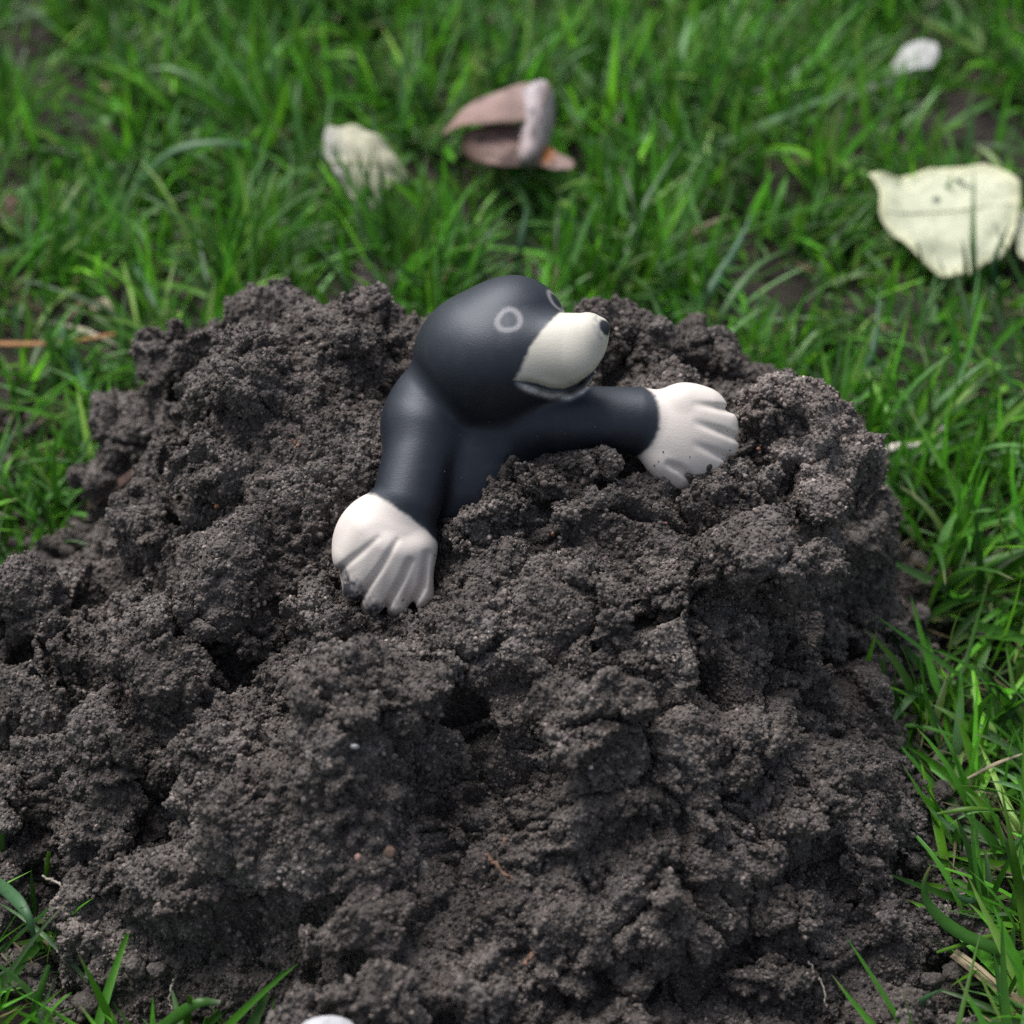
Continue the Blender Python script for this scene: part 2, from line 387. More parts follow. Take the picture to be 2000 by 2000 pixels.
# grains strewn over soil by one shared node group (fine crumbs nobody could count)
grain_col = []
def grain_meshes(mat):
    rr = np.random.default_rng(9)
    v, f = ICO[1]
    v2, f2 = ICO[2]
    obs = []
    for i in range(5):
        vv = clod_shape(v2, rr.uniform(0.6, 1.25, 3), rr, 1.0)
        me = mesh_np('soil_grain', vv, f2); smooth(me); me.materials.append(mat)
        obs.append(me)
    return obs
def grain_group(mat):
    col = bpy.data.collections.new('grain_sources')
    for me in grain_meshes(mat):
        o = bpy.data.objects.new('soil_grain', me); col.objects.link(o)
    ng = bpy.data.node_groups.new('strew_grains', 'GeometryNodeTree')
    ng.interface.new_socket('Geometry', in_out='INPUT', socket_type='NodeSocketGeometry')
    ng.interface.new_socket('Geometry', in_out='OUTPUT', socket_type='NodeSocketGeometry')
    n, l = ng.nodes, ng.links
    gi = n.new('NodeGroupInput'); go = n.new('NodeGroupOutput')
    ci = n.new('GeometryNodeCollectionInfo'); ci.inputs['Collection'].default_value = col
    ci.inputs['Separate Children'].default_value = True; ci.inputs['Reset Children'].default_value = True
    join = n.new('GeometryNodeJoinGeometry'); l.new(gi.outputs[0], join.inputs[0])
    for dens, smin, smax, seed in ((300000, 0.00035, 0.00075, 1), (130000, 0.0006, 0.00125, 2), (5000, 0.0011, 0.0019, 3)):
        dp = n.new('GeometryNodeDistributePointsOnFaces'); dp.inputs['Density'].default_value = dens; dp.inputs['Seed'].default_value = seed
        l.new(gi.outputs[0], dp.inputs['Mesh'])
        ip = n.new('GeometryNodeInstanceOnPoints'); l.new(dp.outputs[0], ip.inputs['Points']); l.new(ci.outputs[0], ip.inputs['Instance'])
        ip.inputs['Pick Instance'].default_value = True
        rs = n.new('FunctionNodeRandomValue'); rs.data_type = 'FLOAT'; rs.inputs[2].default_value = smin; rs.inputs[3].default_value = smax; rs.inputs['Seed'].default_value = seed
        rv = n.new('FunctionNodeRandomValue'); rv.data_type = 'FLOAT_VECTOR'; rv.inputs[1].default_value = (6.3, 6.3, 6.3); rv.inputs['Seed'].default_value = seed + 7
        l.new(rs.outputs[1], ip.inputs['Scale']); l.new(rv.outputs[0], ip.inputs['Rotation'])
        l.new(ip.outputs[0], join.inputs[0])
    l.new(join.outputs[0], go.inputs[0])
    return ng
NG = grain_group(M_GRAIN); NGS = grain_group(M_SANDG)
def add_grains(o, sandy=False):
    md = o.modifiers.new('grains', 'NODES'); md.node_group = NGS if sandy else NG
add_grains(hill)

# ------------------------------------------------------------------ clods one can pick out
CLODS = [  # px, py, rx, ry (px), rdepth, sink, sandy, label
 (1580,945,145,175,150,.20,1,'large pale sandy clod standing right of the figurine'),
 (1490,1110,150,85,120,.05,0,'overhanging clod below the big sandy clod'),
 (1665,1000,72,105,80,.40,0,'dark clod behind the big sandy clod at the heap\'s right edge'),
 (1690,1235,75,75,70,.4,0,'shaded clod at the right foot of the heap above the grass'),
 (690,590,95,34,50,.0,0,'pointed clod jutting up at the back left of the figurine'),
 (300,790,70,60,60,.45,0,'round blurred clod sticking out at the heap\'s upper left'),
 (335,680,46,30,36,.3,0,'small crumbly clod at the far upper left rim'),
 (1235,645,58,58,50,.15,0,'rounded clod rising behind the figurine\'s snout'),
 (1370,725,80,42,50,.30,0,'low clod on the rim behind the figurine\'s outstretched arm'),
 (455,700,130,100,100,.60,0,'big rounded clod on the upper left shoulder of the heap'),
 (420,890,125,85,90,.55,0,'broad clod under the big rounded clod on the left'),
 (1280,1310,125,52,80,.40,0,'long pale ledge of soil below and right of the front paw'),
 (1330,1165,110,50,70,.45,0,'flattened clod halfway down between paw and dark hollow'),
 (745,1360,140,95,100,.60,0,'large clod of the front hump below the figurine\'s left paw'),
 (110,1330,125,125,90,.50,0,'tall smooth sided clod at the left edge of the picture'),
 (330,1230,100,75,70,.35,0,'rust stained clod on the left slope'),
 (285,1420,75,75,60,.30,0,'round clod with a brownish flank low on the left slope'),
 (520,1370,90,75,60,.35,0,'dark rounded clod between the left slope and the front hump'),
 (230,1640,130,85,80,.40,0,'clod hanging over the crack at the lower left'),
 (200,1850,130,100,90,.50,1,'speckled sandy clod in the lower left corner'),
 (690,1830,130,80,90,.45,0,'nearest clod of the front hump above the white pebble'),
 (1140,905,85,52,60,.25,0,'crumbly clod in front of the figurine\'s chest'),
 (1490,800,80,58,60,.10,1,'sandy clod directly behind the right paw\'s finger tips'),
 (1440,965,80,70,60,.10,0,'dark crumbly clod covering the fingers of the right paw'),
 (1700,1400,80,50,60,.25,0,'wedge of soil with a sharp corner on the right slope'),
 (955,1000,95,52,60,.10,0,'crumbly clod against the figurine\'s belly'),
 (1060,945,75,50,60,.05,0,'clod leaning on the figurine\'s chest beside the belly clod'),
 (930,1060,85,50,60,.35,0,'low crumbly clod between the two paws'),
 (1500,1930,110,60,70,.40,0,'pale clod low on the right slope near the bottom edge'),
]
def make_clods():
    rr = np.random.default_rng(12)
    v, f = ICO[5]
    first = True
    for (px, py, rx, ry, rz, sink, sandy, lab) in CLODS:
        p, d = hit(px, py); s = d * 0.00025
        c = p + F * (rz * s * (sink * .75 - .12))
        a, b, cc = rx * s, ry * s, rz * s
        sh = clod_shape(v, (1, 1, 1), rr, 0.9)
        ang = rr.uniform(-0.25, 0.25)
        L = sh * np.array([a, cc, b])
        if 'pointed' in lab: ang = 0.38; L[:, 2] *= np.clip(1.0 - L[:, 0] / a * .8, .15, 1.6)
        k_, s_ = math.cos(ang), math.sin(ang); L = np.stack([L[:, 0] * k_ - L[:, 2] * s_, L[:, 1], L[:, 0] * s_ + L[:, 2] * k_], 1)
        w = L[:, :1] * R + L[:, 2:3] * U + L[:, 1:2] * F
        me = mesh_np('soil_clod', w + c, f)
        rough_soil(me); set_co(me, get_co(me) - c.astype(np.float32))
        o = link('soil_clod', me, M_SANDY if sandy else M_SOIL); o.location = c
        tag(o, lab, 'clod', 'large clods of the molehill'); add_grains(o, sandy)
make_clods()

def loose_crumbs():
    rr = np.random.default_rng(31); v, f = ICO[3]; V, T, off = [], [], 0
    while len(V) < 1500:
        x = rr.uniform(-.42, .38); y = rr.uniform(-.36, .32); z = float(Hq(x, y)); e = .012
        ed = min(abs(float(Hq(x + e, y)) - z) + abs(float(Hq(x, y + e)) - z), 1)
        if z > 0.012 or (z < -0.0118 and rr.random() > .10) : continue
        r_ = 0.0014 + 0.0036 * rr.random() ** 3
        c = np.array([x, y, max(z, -0.004) + r_ * .4])
        V.append(clod_shape(v, r_ * rr.uniform(.7, 1.25, 3), rr, 0.9) + c); T.append(f + off); off += len(v)
    me = mesh_np('soil_crumbs', np.vstack(V), np.vstack(T)); co = get_co(me); smooth(me)
    set_co(me, co + get_no(me) * (0.0009 * vnoise(co, 0.0016, 44))[:, None])
    tag(link('soil_crumbs', me, M_SOIL), 'loose crumbs of soil spilled into the grass round the heap', 'soil crumbs', kind='stuff')
loose_crumbs()

# ------------------------------------------------------------------ mole figurine
GS = 3.2
S0 = 0.81 * 0.00025
def mole():
    x = np.arange(640, 1465, GS, dtype=np.float32); y = np.arange(-1225, -515, GS, dtype=np.float32); z = np.arange(-150, 200, GS, dtype=np.float32)
    X, Y, Z = np.meshgrid(x, y, z, indexing='ij')
    def ell(X, Y, Z, c, r, rot=0):
        a, b, e = X - c[0], Y - c[1], Z - c[2]
        if rot:
            k, s = math.cos(rot), math.sin(rot); a, b = a * k + b * s, -a * s + b * k
        k0 = np.sqrt((a / r[0]) ** 2 + (b / r[1]) ** 2 + (e / r[2]) ** 2)
        k1 = np.sqrt((a / r[0] ** 2) ** 2 + (b / r[1] ** 2) ** 2 + (e / r[2] ** 2) ** 2) + 1e-6
        return k0 * (k0 - 1) / k1
    def cone(X, Y, Z, a, b, r1, r2):
        a = np.array(a, dtype=float); b = np.array(b, dtype=float); ab = b - a; L2 = ab @ ab
        t = np.clip(((X - a[0]) * ab[0] + (Y - a[1]) * ab[1] + (Z - a[2]) * ab[2]) / L2, 0, 1)
        return np.sqrt((X - a[0] - t * ab[0]) ** 2 + (Y - a[1] - t * ab[1]) ** 2 + (Z - a[2] - t * ab[2]) ** 2) - (r1 + (r2 - r1) * t)
    def su(a, b, k):
        h = np.clip(0.5 + 0.5 * (b - a) / k, 0, 1)
        return b + (a - b) * h - k * h * (1 - h)
    def poly2(X, Y, pts):
        best = None
        for (ax, ay), (bx, by) in zip(pts[:-1], pts[1:]):
            ay, by = -ay, -by
            dx, dy = bx - ax, by - ay
            t = np.clip(((X - ax) * dx + (Y - ay) * dy) / (dx * dx + dy * dy), 0, 1)
            q = (X - ax - t * dx) ** 2 + (Y - ay - t * dy) ** 2
            best = q if best is None else np.minimum(best, q)
        return np.sqrt(best)
    MOUTH = [(1003,752),(1030,753),(1048,756),(1073,764),(1099,765),(1125,755),(1150,737),(1172,715),(1185,700)]
    GL = [[(748,1048),(718,1074),(690,1095),(667,1115)], [(784,1053),(752,1106),(726,1141),(704,1175)],
          [(807,1093),(792,1127),(771,1164),(750,1200)], [(839,1079),(830,1143),(812,1175),(800,1200)]]
    GRt = [[(1350,792),(1425,802)], [(1350,828),(1404,845),(1450,862)], [(1345,868),(1430,900)], [(1300,908),(1324,917),(1352,938)]]
    def sdf(X, Y, Z):
        head = ell(X, Y, Z, (958,-703,-5), (152,141,142))
        brow = ell(X, Y, Z, (1003,-651,12), (107,112,100))
        h = su(head, brow, 30)
        cheek = ell(X, Y, Z, (990,-708,62), (100,75,72)); h = su(h, cheek, 40)
        sn = su(cone(X, Y, Z, (1030,-690,62), (1143,-661,102), 76, 41), cone(X, Y, Z, (1030,-705,60), (1116,-706,94), 68, 54), 34)
        h = su(h, sn, 22)
        jaw = ell(X, Y, Z, (1060,-739,52), (97,46,69), 0.07)
        h = su(h, jaw, 9)
        m = poly2(X, Y, MOUTH)
        h = h + np.where(Z > 20, 6.5 * np.exp(-(m / 4.6) ** 2) * np.clip((X - 1000) / 30, 0, 1), 0)
        nose = ell(X, Y, Z, (1168,-651,110), (17,19,18)); h = su(h, nose, 8)
        body = ell(X, Y, Z, (905,-900,-55), (158,200,108))
        sh = ell(X, Y, Z, (822,-832,-5), (80,95,85)); body = su(body, sh, 30)
        sh2 = ell(X, Y, Z, (1010,-825,-30), (90,80,85)); body = su(body, sh2, 40)
        armL = cone(X, Y, Z, (830,-850,22), (797,-985,72), 70, 67)
        armR = cone(X, Y, Z, (1040,-818,-5), (1250,-822,-5), 66, 66)
        b = su(su(body, armL, 26), armR, 24)
        neck = ell(X, Y, Z, (875,-770,-20), (102,78,90)); d = su(su(b, neck, 26), h, 20)
        pl = ell(X, Y, Z, (757,-1066,88), (101,108,60), -0.2)
        for a, e, r in (((728,-1040,112),(696,-1085,102),36), ((742,-1060,118),(706,-1144,100),33), ((765,-1068,120),(738,-1170,96),33),
                        ((792,-1078,118),(778,-1172,92),32), ((816,-1070,110),(822,-1156,88),32)):
            pl = su(pl, cone(X, Y, Z, a, e, r, r * 0.92), 12)
        for g in GL:
            q = poly2(X, Y, g); fade = np.clip((-Y - 1035) / 85, 0.0, 1.15)
            pl = pl + np.where(Z > 30, 9.5 * fade * np.exp(-(q / 6.5) ** 2), 0)
        pr = ell(X, Y, Z, (1338,-850,8), (100,101,56), -0.3)
        for a, e, r in (((1335,-790,16),(1378,-796,8),37), ((1360,-815,22),(1411,-828,10),29), ((1360,-848,22),(1416,-862,10),29), ((1350,-885,20),(1392,-905,8),30), ((1300,-900,16),(1330,-925,5),33)):
            pr = su(pr, cone(X, Y, Z, a, e, r, r * 0.92), 14)
        for g in GRt:
            q = poly2(X, Y, g)
            pr = pr + np.where(Z > -30, 9 * np.clip((X - 1288) / 30, 0, 1) * np.where(Y < -895, 1, np.clip((X - 1345) / 55, 0, 1)) * np.exp(-(q / 7.5) ** 2), 0)
        d = su(d, pl, 16); d = su(d, pr, 18)
        return d
    D = sdf(X, Y, Z)
    # surface nets
    s = D < 0
    nx, ny, nz = D.shape
    c8 = np.zeros((nx - 1, ny - 1, nz - 1), dtype=np.uint8)
    for a in (0, 1):
        for b in (0, 1):
            for e in (0, 1):
                c8 += s[a:nx - 1 + a, b:ny - 1 + b, e:nz - 1 + e]
    act = (c8 > 0) & (c8 < 8)
    ai = np.argwhere(act); vid = -np.ones(act.shape, dtype=np.int64); vid[act] = np.arange(len(ai))
    acc = np.zeros((len(ai), 3)); cnt = np.zeros(len(ai))
    corners = [(a, b, e) for a in (0, 1) for b in (0, 1) for e in (0, 1)]
    for c1 in corners:
        for ax in range(3):
            if c1[ax] == 1: continue
            c2 = list(c1); c2[ax] = 1
            v1 = D[ai[:, 0] + c1[0], ai[:, 1] + c1[1], ai[:, 2] + c1[2]]; v2 = D[ai[:, 0] + c2[0], ai[:, 1] + c2[1], ai[:, 2] + c2[2]]
            m = (v1 < 0) != (v2 < 0)
            t = np.where(m, v1 / np.where(m, v1 - v2, 1), 0)
            pt = np.tile(np.array(c1, dtype=float), (len(ai), 1)); pt[:, ax] += t
            acc[m] += pt[m]; cnt[m] += 1
    V = (ai + acc / cnt[:, None]) * GS + np.array([x[0], y[0], z[0]])
    quads = []
    for ax in range(3):
        lo = [slice(None)] * 3; hi = [slice(None)] * 3; lo[ax] = slice(0, -1); hi[ax] = slice(1, None)
        ch = s[tuple(lo)] != s[tuple(hi)]
        e = np.argwhere(ch); o1, o2 = [(1, 2), (2, 0), (0, 1)][ax]
        ok = (e[:, o1] > 0) & (e[:, o2] > 0) & (e[:, o1] < D.shape[o1] - 1) & (e[:, o2] < D.shape[o2] - 1); e = e[ok]
        def cell(d1, d2):
            k = e.copy(); k[:, o1] -= d1; k[:, o2] -= d2; return vid[k[:, 0], k[:, 1], k[:, 2]]
        q = np.stack([cell(1, 1), cell(0, 1), cell(0, 0), cell(1, 0)], 1)
        flip = ~s[e[:, 0], e[:, 1], e[:, 2]]; q[flip] = q[flip][:, ::-1]
        quads.append(q)
    Q = np.vstack(quads); Q = Q[(Q >= 0).all(1)]
    # project onto the surface and take exact normals
    v = V.astype(np.float32)
    for _ in range(2):
        e = 0.7
        d0 = sdf(v[:, 0], v[:, 1], v[:, 2])
        g = np.stack([sdf(v[:, 0] + e, v[:, 1], v[:, 2]) - sdf(v[:, 0] - e, v[:, 1], v[:, 2]),
                      sdf(v[:, 0], v[:, 1] + e, v[:, 2]) - sdf(v[:, 0], v[:, 1] - e, v[:, 2]),
                      sdf(v[:, 0], v[:, 1], v[:, 2] + e) - sdf(v[:, 0], v[:, 1], v[:, 2] - e)], 1) / (2 * e)
        gl = np.maximum(np.linalg.norm(g, axis=1), 0.4)
        v = v - g * np.clip(d0 / gl ** 2, -1.5, 1.5)[:, None]
    nrm = g / np.linalg.norm(g, axis=1)[:, None]
    vx, vy, vz = v[:, 0], -v[:, 1], v[:, 2]              # vy now grows downwards like the drawing
    nz1 = vnoise(v / 1000.0, 0.016, 61); nz2 = vnoise(v / 1000.0, 0.006, 62)
    ss = lambda t: np.clip(t, 0, 1) ** 2 * (3 - 2 * np.clip(t, 0, 1))
    bl = np.interp(vx, [650,706,743,770,805,840,852,870], [955,961,968,984,1009,1037,1051,1075])
    creamL = ss(((vy - bl) * 0.85 + nz2 * 1.5) / 9 + 0.5) * (vx < 880)
    br = np.interp(vy, [745,752,775,805,840,870,893,930], [1250,1257,1277,1285,1284,1270,1245,1235])
    creamR = ss((vx - br + nz2 * 1.5) / 12 + 0.5)
    bs = np.interp(vy, [590,614,655,686,720,746,760], [1118,1097,1057,1036,1022,1008,1000])
    my = np.interp(vx, [p[0] for p in MOUTH], [p[1] for p in MOUTH])
    snout = ss(((vx - bs) * 0.8 + nz2 * 2) / 9 + 0.5) * ss((my - vy) / 4 + 0.3) * (vx < 1200) * (vz > -20)
    lipc = np.interp(vx, [1004,1035,1073,1112,1138,1161,1172], [757,768,778,778,765,742,722])
    lip = np.exp(-((vy - lipc) / 5.5) ** 2) * np.clip((vx - 1004) / 25, 0, 1) * (vx < 1190) * (vz > 20) * (0.75 + 0.5 * nz1)
    lip *= ss((vy - my) / 4 + 0.6)
    tip = np.array([1177, 651, 124.0])
    dn = np.sqrt((vx - tip[0]) ** 2 + (vy - tip[1]) ** 2 + (vz - tip[2]) ** 2)
    nose = ss((18 - dn + nz2 * 1.5) / 5)
    scuff = ss((34 - dn) / 8) * (vx < 1172) * np.clip(0.35 + nz2 * 1.3, 0, .6) * (nose < 0.5)
    def ring(d, r, w): return np.exp(-(np.abs(d - r) / w) ** 3)
    ex, ey = vx - 994, vy - 637
    k, sn_ = math.cos(0.6), math.sin(0.6)
    u, w = (ex * k - ey * sn_) , (ex * sn_ + ey * k)
    de = np.hypot(u / 1.06, w / 0.94)
    eyeA = ring(de, 21 + 1.2 * np.sin(np.arctan2(ey, ex) * 3), 5.6) * (vz > 20)
    cand = (np.hypot(vx - 1086, vy - 592) < 12) & (nrm[:, 2] > 0.12)
    E2 = np.array([vx[cand].mean(), vy[cand].mean(), vz[cand].mean()]) if cand.any() else np.array([1092, 588, 20.0])
    d2 = np.sqrt((vx - E2[0]) ** 2 + (vy - E2[1]) ** 2 + (vz - E2[2]) ** 2)
    eyeB = ring(d2, 22, 5.5)
    eye = np.maximum(eyeA, eyeB)
    dark = np.array([0.0034, 0.0052, 0.0115]); cream = np.array([0.68, 0.61, 0.55]); snc = np.array([0.60, 0.56, 0.47])
    col = np.tile(dark, (len(v), 1))
    mix = lambda c, t, k: c * (1 - t[:, None]) + np.asarray(k) * t[:, None]
    col = mix(col, np.clip(0.35 * (vy > 1) * np.clip(nz1, 0, 1), 0, .3), (0.022, 0.024, 0.030))
    col = mix(col, np.maximum(creamL, creamR), cream)
    col = mix(col, snout, snc)
    col = mix(col, np.clip(lip * 1.3, 0, 1) * 0.9, (0.66, 0.64, 0.63))
    col = mix(col, eye * 0.55, (0.36, 0.34, 0.35))
    col = mix(col, scuff, (0.28, 0.28, 0.29)); col = mix(col, nose, (0.010, 0.011, 0.014))
    # rubbed and soiled finger tips
    def spot(cx, cy, rx, ry, a):
        return np.clip(1.25 - np.hypot((vx - cx) / rx, (vy - cy) / ry) + 0.5 * nz2 + 0.25 * nz1, 0, 1) * a
    smut = np.maximum.reduce([spot(690,1146,32,28,1), spot(733,1183,34,19,1), spot(768,1196,30,13,.8), spot(674,1114,24,15,.85), spot(703,1168,20,18,1)])
    col = mix(col, np.clip(smut, 0, 1) * (vz > 20), (0.035, 0.037, 0.042))
    grime = np.clip((vnoise(v / 1000.0, 0.02, 65) - 0.1) * 0.18, 0, .12) * (np.maximum(creamL, creamR) > .5)
    col = mix(col, grime, (0.45, 0.36, 0.31))
    # smear of scratches behind the near eye
    scr = (np.hypot((vx - 930) / 16, (vy - 648 - 2 * nz1) / 2.2) < 1) & (nz2 > -0.2)
    col[scr] = (0.006, 0.006, 0.008)
    # to mole-local metres
    O = P(1000, 1000, 0.81)
    W = ((v[:, :1] - 1000) * R + (v[:, 1:2] + 1000) * U - v[:, 2:3] * F) * S0 + O
    NW = nrm[:, :1] * R + nrm[:, 1:2] * U - nrm[:, 2:3] * F
    base = P(915, 960, 0.83)
    W = W - base
    root = empty('mole_figurine', base)
    tag(root, 'black and cream painted ceramic mole climbing out of the molehill', 'figurine')
    fx, fy, fz = vx[Q].mean(1), vy[Q].mean(1), vz[Q].mean(1)
    Fm = lambda a: a[Q].mean(1)
    lab = np.zeros(len(Q), dtype=int)                        # 0 body
    lab[((fx > 960) & (fy < 800) & (fy < np.interp(fx,[940,1000,1100,1180],[760,805,812,790]))) | ((fy < 760) & (fx > 790) & (np.hypot(fx - 957, fy - 692) < 175))] = 1   # head
    lab[Fm(snout) > .5] = 2
    lab[(Fm(lip) > .35) & (Fm(snout) < .5)] = 3
    lab[Fm(nose) > .5] = 4
    lab[(np.hypot(fx - 994, fy - 637) < 29) & (fz > 20)] = 5
    lab[Fm(d2) < 29] = 6
    lab[Fm(creamL) > .5] = 7
    lab[Fm(creamR) > .5] = 8
    # fingers: beyond the knuckle line, between grooves
    def side(px_, py_, g):
        gx = [p[0] for p in g]; gy = [p[1] for p in g]
        return px_ - np.interp(py_, gy, gx)
    pal = (lab == 7) & (fz > 40) & ((fy - 1085) + (fx - 760) * 0.25 > 0)
    idx = sum((side(fx, fy, g) > 0).astype(int) for g in GL)
    lab[pal] = 10 + idx[pal]
    palr = (lab == 8) & (fx > 1368)
    idr = (fy > 800).astype(int) + (fy > 848).astype(int) + (fy > 890).astype(int)
    lab[palr] = 20 + idr[palr]
    names = {0: 'body', 1: 'head', 2: 'snout', 3: 'lower_lip', 4: 'nose', 5: 'eye', 6: 'eye', 7: 'paw', 8: 'paw'}
    labels = {2: 'cream painted snout', 3: 'grey rubbed lower lip', 4: 'small black nose at the tip of the snout', 7: 'cream paw reaching down the soil with smudged finger tips',
              8: 'cream paw stretched to the right, half covered by soil'}
    objs = {}
    for k in sorted(set(lab)):
        q = Q[lab == k]; used = np.unique(q); rm = -np.ones(len(W), dtype=np.int64); rm[used] = np.arange(len(used))
        nm = names.get(k, 'finger')
        me = mesh_np(nm, W[used], rm[q]); smooth(me)
        me.normals_split_custom_set_from_vertices(NW[used].tolist())
        cattr(me, 'col', col[used])
        gl_ = np.maximum.reduce([creamL, creamR, snout])
        fattr(me, 'pale', gl_[used])
        par = root
        if 10 <= k < 20: par = objs.get(7, root)
        elif k >= 20: par = objs.get(8, root)
        elif k in (2, 3, 5, 6): par = objs.get(1, root)
        elif k == 4: par = objs.get(1, root)
        o = link(nm, me, M_MOLE, par); objs[k] = o
        if k in labels: o['label'] = labels[k]
    # grains of soil clinging to the figurine just above where it enters the heap
    rr = np.random.default_rng(77); Ww = W + base; hz = Hq(Ww[:, 0], Ww[:, 1]); near = np.where((Ww[:, 2] - hz > 0.002) & (Ww[:, 2] - hz < 0.016) & (vz > 0))[0]
    gv, gf = ICO[1]; GVs, GFs, o_ = [], [], 0
    for k in rr.choice(near, 70):
        sc = rr.uniform(.00022, .00065); GVs.append(clod_shape(gv, sc * rr.uniform(.7, 1.2, 3), rr, .9) + W[k]); GFs.append(gf + o_); o_ += len(gv)
    me = mesh_np('clinging_grains', np.vstack(GVs), np.vstack(GFs)); smooth(me)
    link('clinging_grains', me, M_SOIL, root)['kind'] = 'stuff'
def mole_material():
    m, n, l, b = mat_new('painted_ceramic')
    at = n.new('ShaderNodeAttribute'); at.attribute_name = 'col'
    pa = n.new('ShaderNodeAttribute'); pa.attribute_name = 'pale'
    tc = n.new('ShaderNodeNewGeometry').outputs['Position']
    f = tex_noise(n, l, 1300, 3, 0.6, tc)
    mp = n.new('ShaderNodeMapping'); mp.inputs['Scale'].default_value = (1, 3.5, 3.0); mp.inputs['Rotation'].default_value = (0.3, 0.5, 0.6); l.new(tc, mp.inputs[0])
    w = tex_noise(n, l, 420, 3, 0.6, mp.outputs[0])
    sp = ramp(n, l, f.outputs[0], [(0.35, (0.85, 0.85, 0.85)), (0.65, (1.12, 1.12, 1.12)), (0.76, (3.2, 3.0, 2.8))])
    fa = mixc(n, l, pa.outputs['Fac'], sp.outputs[0], (1.0, 1.0, 1.0))
    col = mixc(n, l, 1.0, at.outputs['Color'], fa, 'MULTIPLY')
    l.new(col, b.inputs['Base Color'])
    rg = n.new('ShaderNodeMapRange'); l.new(pa.outputs['Fac'], rg.inputs[0]); rg.inputs[3].default_value = 0.53; rg.inputs[4].default_value = 0.6
    l.new(rg.outputs[0], b.inputs['Roughness']); b.inputs['Specular IOR Level'].default_value = 0.75; b.inputs['Specular Tint'].default_value = (0.84, 0.91, 1.0, 1)
    b.inputs['Subsurface Weight'].default_value = 0.0
    b1 = bump(n, l, w.outputs[0], 0.12, 0.0005); b2 = bump(n, l, f.outputs[0], 0.22, 0.0003, b1.outputs[0])
    l.new(b2.outputs[0], b.inputs['Normal'])
    return m
M_MOLE = mole_material()
mole()

# ------------------------------------------------------------------ grass
GREENS = np.array([(0.045,0.150,0.014),(0.034,0.115,0.012),(0.024,0.080,0.012),(0.075,0.200,0.016),(0.060,0.130,0.050),(0.085,0.160,0.085),(0.10,0.17,0.045)])
GP = np.array([.22,.22,.16,.13,.12,.08,.07])
STRAW = np.array([(0.32,0.25,0.14),(0.22,0.17,0.11),(0.36,0.30,0.20)])
def blades(base, h, wd, az, lean, curl, col, segs=6, fold=0.0, basecol=None):
    n = len(base); t = np.linspace(0, 1, segs + 1)
    ang = lean[:, None] + curl[:, None] * t[None, :]                 # angle from vertical
    ds = (h / segs)[:, None]
    hx = np.concatenate([np.zeros((n, 1)), np.cumsum(np.sin((ang[:, 1:] + ang[:, :-1]) / 2) * ds, 1)], 1)
    hz = np.concatenate([np.zeros((n, 1)), np.cumsum(np.cos((ang[:, 1:] + ang[:, :-1]) / 2) * ds, 1)], 1)
    hz = np.maximum(hz, -0.002 + 0 * hz)
    dx, dy = np.cos(az)[:, None], np.sin(az)[:, None]
    cx = base[:, 0:1] + hx * dx; cy = base[:, 1:2] + hx * dy; cz = base[:, 2:3] + hz
    twist = rng.uniform(-0.9, 0.9, n)[:, None] + rng.uniform(-0.8, 0.8, n)[:, None] * t
    prof = np.clip(np.minimum(0.55 + 1.6 * t, (1 - t) ** 0.62 * 1.35), 0, 1)[None, :]
    prof = np.where(t[None, :] >= 1, 0.04, prof)
    w = wd[:, None] * prof * 0.5
    # side vector, twisted about the blade's own direction
    sx, sy = -dy, dx
    ux = -np.cos(ang) * dx; uy = -np.cos(ang) * dy; uz = np.sin(ang)
    ct, st = np.cos(twist), np.sin(twist)
    wx = (sx * ct + ux * st) * w; wy = (sy * ct + uy * st) * w; wz = uz * st * w
    if fold:
        nxv = (ux * ct - sx * st) * w * fold; nyv = (uy * ct - sy * st) * w * fold; nzv = uz * ct * w * fold
        V = np.stack([np.stack([cx - wx + nxv, cy - wy + nyv, cz - wz + nzv], -1), np.stack([cx, cy, cz], -1), np.stack([cx + wx + nxv, cy + wy + nyv, cz + wz + nzv], -1)], 2)
        k = 3
    else:
        V = np.stack([np.stack([cx - wx, cy - wy, cz - wz], -1), np.stack([cx + wx, cy + wy, cz + wz], -1)], 2); k = 2
    idx = np.arange(n * (segs + 1) * k).reshape(n, segs + 1, k)
    Fq = np.concatenate([np.stack([idx[:, :-1, j], idx[:, :-1, j + 1], idx[:, 1:, j + 1], idx[:, 1:, j]], -1).reshape(-1, 4) for j in range(k - 1)])
    bc = np.array([0.16, 0.17, 0.07]) if basecol is None else basecol
    mixb = np.clip(1 - t * 4.5, 0, 1)[None, :, None] * 0.6
    tipc = np.clip((t - 0.88) / 0.12, 0, 1)[None, :, None] * (rng.random(n) < .28)[:, None, None] * 0.8
    cc = col[:, None, :] * (1 - mixb) + bc * mixb
    cc = cc * (1 - tipc) + np.array([0.33, 0.27, 0.15]) * tipc
    cc = np.repeat(cc[:, :, None, :], k, axis=2)
    return V.reshape(-1, 3), Fq, cc.reshape(-1, 3)
def merge(parts):
    V, Fq, Cc, off = [], [], [], 0
    for v, f, c in parts:
        V.append(v); Fq.append(f + off); Cc.append(c); off += len(v)
    return np.vstack(V), np.vstack(Fq), np.vstack(Cc)
BARE = [(130,620,90,45),(300,560,110,45),(620,510,90,35),(1330,430,60,30),(1420,500,50,45),(1900,240,130,90),(1290,370,55,30),(110,180,60,60),(1500,560,50,50),(1900,1900,60,60),
        (1880,1000,80,35),(1700,1750,60,80),(180,660,80,40),(1460,650,40,40),(20,400,60,50),(1840,1750,60,60),(1900,830,50,30),(1650,1900,130,70),(1800,1920,110,60),(1790,1790,60,60)]
bare_w = []
